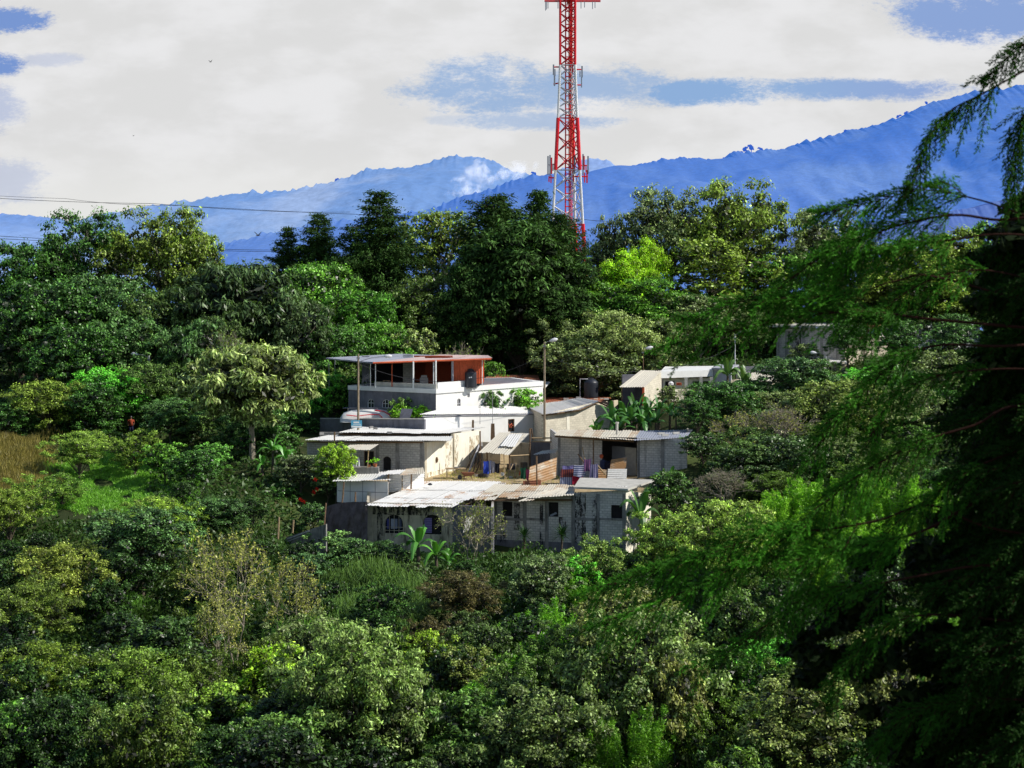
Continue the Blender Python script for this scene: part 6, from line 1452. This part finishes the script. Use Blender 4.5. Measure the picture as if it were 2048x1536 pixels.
o = cover('grass', 120000, (0,400), (143,168), .25, .30, .05, (.085,.18,.03), lambda x,y: (pxo(x,y) > 60+60*rng.random(len(x))) & (y > 145+4*rng.random(len(x))) & (np.sin(x*.8)*np.cos(y*.6)+.5*np.sin(x*2.1+y) > -.75), 1.2)
tag(o, 'light green grassy field at the left', 'grass')
o = cover('dry_grass', 150000, (-260,130), (150,172), .9, .75, .035, (.13,.10,.045), lambda x,y: (pxo(x,y) < 82 + 22*np.sin(y*.9+x*.7) + 18*rng.normal(size=len(x))) & (y > 153 + 2.5*np.sin(x*1.3) + 2*rng.normal(size=len(x))), 2.5)
tag(o, 'tall tan dry grass at the left edge', 'dry grass')
o = cover('weeds', 16000, (560,1290), (139,147.5), .9, .30, .15, (.035,.065,.028), lambda x,y: x==x, .5)
tag(o, 'dark weeds along the foot of the lower houses', 'weeds')
o = cover('grass_tufts', 3000, (880,1130), (159.5,168), .10, .18, .03, (.22,.20,.07), lambda x,y: x==x, 1.5)
tag(o, 'sparse dry tufts on the dirt yard', 'grass')

# small trees standing on the far ridge
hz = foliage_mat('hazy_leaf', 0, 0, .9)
hz.node_tree.nodes.clear(); k = N(hz.node_tree); e_ = k.n('ShaderNodeEmission'); e_.inputs[0].default_value = (.030,.105,.52,1); e_.inputs[1].default_value = 1.  # emission paints the blue haze onto these ridge trees
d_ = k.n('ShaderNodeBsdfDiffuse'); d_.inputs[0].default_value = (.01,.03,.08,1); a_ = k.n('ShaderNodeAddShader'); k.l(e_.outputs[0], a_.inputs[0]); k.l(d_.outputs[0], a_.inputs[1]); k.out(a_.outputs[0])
def far_tree_mesh(seed):
    rng = np.random.default_rng(seed); lb = LB(); cc = np.array([[rng.normal()*.22,0,.55+.13*i] for i in range(4)])
    clump_leaves(lb, rng, cc, np.full(4,.27), 260, .18, .14); return lb.mesh('crown', hz)
mb = MB(); mb.tube([(0,0,-.3),(0,0,.6)], .05, 5); ftr = mb.mesh('trunk', hz); ftm = [far_tree_mesh(1), far_tree_mesh(2)]
for i,(px,py,h_) in enumerate([(1521,303,13),(1503,303,18),(1490,305,16),(1476,312,14),(1460,318,12),(1450,320,10),(1563,300,6),(1663,275,9),(1690,264,9),(1795,236,11),(1812,230,12),(1853,208,10),(1068,352,13),(1100,350,7),(380,405,0),(672,362,10)]):
    if not h_: continue
    Y_ = 2600 if px > 900 else 4300
    p = P(px, py+4, Y_-3); e = empty('tree', p, i, 'small round hazy blue tree standing on the far ridge line', 'tree', 'small trees on the far ridge line'); s_ = h_/F*Y_*.85; e.scale = (s_,)*3
    link('crown', ftm[i%2], e); link('trunk', ftr, e)

# ------------------------------------------------------------------ near cypress at the right
Yn = 9.2
cx, cyy = X(2330, Yn), Yn + .4; gz = float(terr(cx, cyy))
CY = empty('cypress', (cx, cyy, gz), 0, 'near out-of-focus cypress reaching in from the right with dark drooping branches', 'cypress')
rng = np.random.default_rng(42); rr_ = random.Random(42)
tr = MB(); tr.tube([(cx,cyy,gz-.5),(cx+.05,cyy,CZ-1.5),(cx,cyy,CZ+2.6)], [.20,.15,.05], 10); tr.build('trunk', M['bark_red'], CY)
C=[]; Dv=[]; Vv=[]; Wv=[]; Lv=[]
def spray(mb, p, d, L, n, val=1., fat=1.):
    """a drooping feathery twig: thin side shoots, each a line of narrow scale leaves"""
    d = d.normalized(); nrm = Vector((rr_.gauss(0,.5), -1, rr_.gauss(0,.5))).normalized(); s = d.cross(nrm).normalized()
    q = p + d*L + Vector((0,0,-.22*L)); m_ = p.lerp(q,.5)+Vector((0,0,.05*L))
    mb.tube([p, m_, q], [.0035,.0025,.001], 3, cap=False); vv = val*(.55+.9*rr_.random())
    for i in range(n):
        t = (i+.5)/n; b = p.lerp(m_, t*2) if t < .5 else m_.lerp(q, t*2-1); sd = 1 if i % 2 else -1
        sl_ = L*(.34*(1-t)+.10)*(.6+.8*rr_.random()); dd = (d*1.1 + s*sd*.55 + nrm*rr_.gauss(0,.3) + Vector((0,0,-.25))).normalized()
        for j in range(4):
            c_ = b + dd*sl_*(j+.4)/4 + Vector((rr_.gauss(0,.002),rr_.gauss(0,.008),rr_.gauss(0,.002)))
            for sg in (-1,0,1):
                if sg and rr_.random() < .35: continue
                C.append(tuple(c_)); Dv.append(tuple(dd + s*sg*.5 + Vector((rr_.gauss(0,.12),rr_.gauss(0,.12),rr_.gauss(0,.12))))); Vv.append(vv*(.7+.6*rr_.random())); Wv.append(.0055*fat); Lv.append(max(.016, sl_*.36))
def branch(pts, r, tw, tl, dens=1., droop=.35, val=1., part=True, skip=0., fat=1., dY=0.):
    if tl > .2 and fat == 1.: tw *= .55; tl *= .9; val *= .85; fat = 1.2; skip = .36 if pts[0][0] > 2300 and skip == 0. else skip; r *= .7
    P3 = [P(q[0], q[1], Yn + (q[2] if len(q) > 2 else 0) + dY) for q in pts]; mb = MB(); 
    # smooth the path
    out = []
    for i in range(len(P3)-1):
        p0 = P3[max(i-1,0)]; p1, p2 = P3[i], P3[i+1]; p3 = P3[min(i+2,len(P3)-1)]
        for j in range(6):
            t = j/6; out.append(.5*((2*p1)+(-p0+p2)*t+(2*p0-5*p1+4*p2-p3)*t*t+(-p0+3*p1-3*p2+p3)*t**3))
    out.append(P3[-1]); n = len(out)
    mb.tube(out, [r*(1-.85*i/n) for i in range(n)], 6)
    tot = sum((out[i+1]-out[i]).length for i in range(n-1)); k_ = int(tot*tw)
    for i in range(k_):
        t = skip + (1-skip)*(i+rr_.random())/k_; f = t*(n-1); a_ = int(min(f, n-2)); p = out[a_].lerp(out[a_+1], f-a_); d = (out[a_+1]-out[a_]).normalized()
        s = d.cross(Vector((0,1,0))).normalized()*(1 if i % 2 else -1)
        L = tl*(1.1-.6*t)*(.6+.7*rr_.random()); dd = d*1.0 + s*(.5) + Vector((0, rr_.gauss(0,.45), -droop*(.4+rr_.random())))
        spray(mb, p, dd, L, max(6,int(L*95*dens)), val, fat)
    mb.build('branch', M['bark_red'], CY)
# open branches, as seen from the viewpoint side
branch([(2330,60,.3),(2120,110),(2048,142),(1960,190),(1900,222),(1860,275),(1835,330),(1812,385)], .010, 34, .26, 1., .95, .55)
branch([(2330,-20,.3),(2200,40),(2100,70),(2040,95),(2000,135),(1975,150)], .008, 40, .22, 1., .5, .5)
branch([(2330,130,.2),(2150,180),(2060,215),(2040,270),(2030,340),(2025,400)], .009, 48, .24, 1., .7, .45)
branch([(2330,420,.3),(2100,430),(2000,440),(1910,430),(1800,450),(1720,480),(1650,510),(1580,560),(1540,600)], .014, 34, .34, 1., .25, .9)
branch([(2330,440,.1),(2100,440),(1960,400),(1850,380),(1760,400),(1680,420),(1640,425)], .009, 42, .26, 1.1, .05, .8)
branch([(2330,520,.3),(2050,470),(1900,480),(1780,500),(1700,520),(1650,560)], .010, 34, .30, 1., .3, .8)
branch([(2330,680,.2),(2048,655),(1860,638),(1750,625),(1640,628),(1520,650),(1420,672),(1340,690)], .014, 26, .30, .9, .30, .75)
branch([(2330,690,.2),(1900,560),(1800,560),(1700,590),(1600,600),(1500,600),(1430,625),(1370,640)], .009, 28, .30, .9, .2, .9)
branch([(2330,650,.5),(2048,690),(1880,690),(1800,720),(1720,790),(1660,860),(1610,930)], .012, 30, .30, .9, .25, .85)
branch([(2330,820,.2),(2048,810),(1950,850),(1850,880),(1760,925),(1690,970),(1620,1040),(1560,1100)], .013, 30, .32, 1., .25, .9)
branch([(2330,980,.2),(2048,960),(1940,1010),(1850,1060),(1740,1090),(1620,1110),(1500,1120),(1400,1170),(1300,1210),(1210,1250)], .014, 30, .34, 1., .25, .95)
branch([(2330,1100,.2),(2000,1060),(1860,1010),(1760,1040),(1640,1060),(1540,1060),(1450,1100),(1380,1120),(1280,1150),(1200,1180)], .010, 34, .32, 1.1, .2, .95)
branch([(2330,1150,.2),(2000,1130),(1850,1150),(1740,1170),(1640,1180),(1560,1230),(1480,1290),(1400,1330)], .011, 26, .30, .9, .25, .7)
branch([(2330,1280,.2),(2000,1240),(1850,1230),(1760,1260),(1700,1320),(1660,1380)], .010, 26, .28, .9, .3, .5)
branch([(1700,1170,.0),(1640,1200),(1560,1240),(1500,1290)], .006, 30, .22, .9, .2, .8)
branch([(2330,1420,.2),(2048,1400),(1920,1400),(1820,1430),(1760,1480)], .010, 30, .30, 1., .3, .4)
branch([(2330,560,.0),(2100,560),(1960,540),(1860,560),(1780,610),(1730,680)], .010, 30, .30, 1., .3, .8)
branch([(2330,760,.0),(2100,740),(1960,740),(1850,760),(1770,820),(1740,880)], .010, 30, .30, 1., .3, .7)
branch([(2330,900,.0),(2100,890),(1960,930),(1880,980),(1800,1040),(1760,1090)], .010, 30, .30, 1., .3, .6)
# inner crown mass running past the frame, shade painted into the leaf values
edge = lambda y: 28*math.sin(y*.021)+22*math.sin(y*.057+1) + np.interp(y, [300,380,420,520,640,760,900,1000,1100,1200,1350,1450,1700], [2120,2090,2000,1975,1965,1950,1930,1930,1905,1880,1900,1880,1860])
for y0 in range(390, 1760, 34):
    for q in range(3):
        e0 = float(edge(y0)) + q*70 + rr_.uniform(-30,50); dp = rr_.uniform(-.2,.9)
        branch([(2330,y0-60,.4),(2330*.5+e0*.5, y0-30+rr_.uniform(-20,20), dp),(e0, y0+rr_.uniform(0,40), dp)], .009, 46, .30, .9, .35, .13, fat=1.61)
C_=np.array(C); k_=len(C_); print('cypress leaves', k_)
v,f,a,g = leaf_quads(C_, unit(rng.normal(size=(k_,3))*.6+np.array([0,-.7,.4])), np.array(Dv), np.array(Lv), np.array(Wv), rng, np.array(Vv))
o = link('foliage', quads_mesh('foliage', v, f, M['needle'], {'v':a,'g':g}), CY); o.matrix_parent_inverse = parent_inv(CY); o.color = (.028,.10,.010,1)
# hanging inner foliage, near-black to paint the shade inside the crown
cc=[]; rad=[]
for _ in range(46):   # outlying tufts added as near-black stand-ins for shadow
    x0 = rr_.uniform(1640,1940); y0 = rr_.uniform(1060,1560)
    if x0 < 1860 - (y0-1060)*.25 and rr_.random() < .6: continue
    for q in range(7): cc.append(tuple(P(x0+rr_.gauss(0,26), y0+rr_.gauss(0,20), Yn+rr_.uniform(.1,.9)))); rad.append(.05+.05*rr_.random())
for y0 in range(380, 1800, 26):
    for q in range(8):
        e0 = float(edge(y0)) + 45 + q*42 + rr_.uniform(-30,30); cc.append(tuple(P(e0, y0+rr_.uniform(-15,15), Yn+rr_.uniform(.2,1.2)))); rad.append(.10+.05*rr_.random())
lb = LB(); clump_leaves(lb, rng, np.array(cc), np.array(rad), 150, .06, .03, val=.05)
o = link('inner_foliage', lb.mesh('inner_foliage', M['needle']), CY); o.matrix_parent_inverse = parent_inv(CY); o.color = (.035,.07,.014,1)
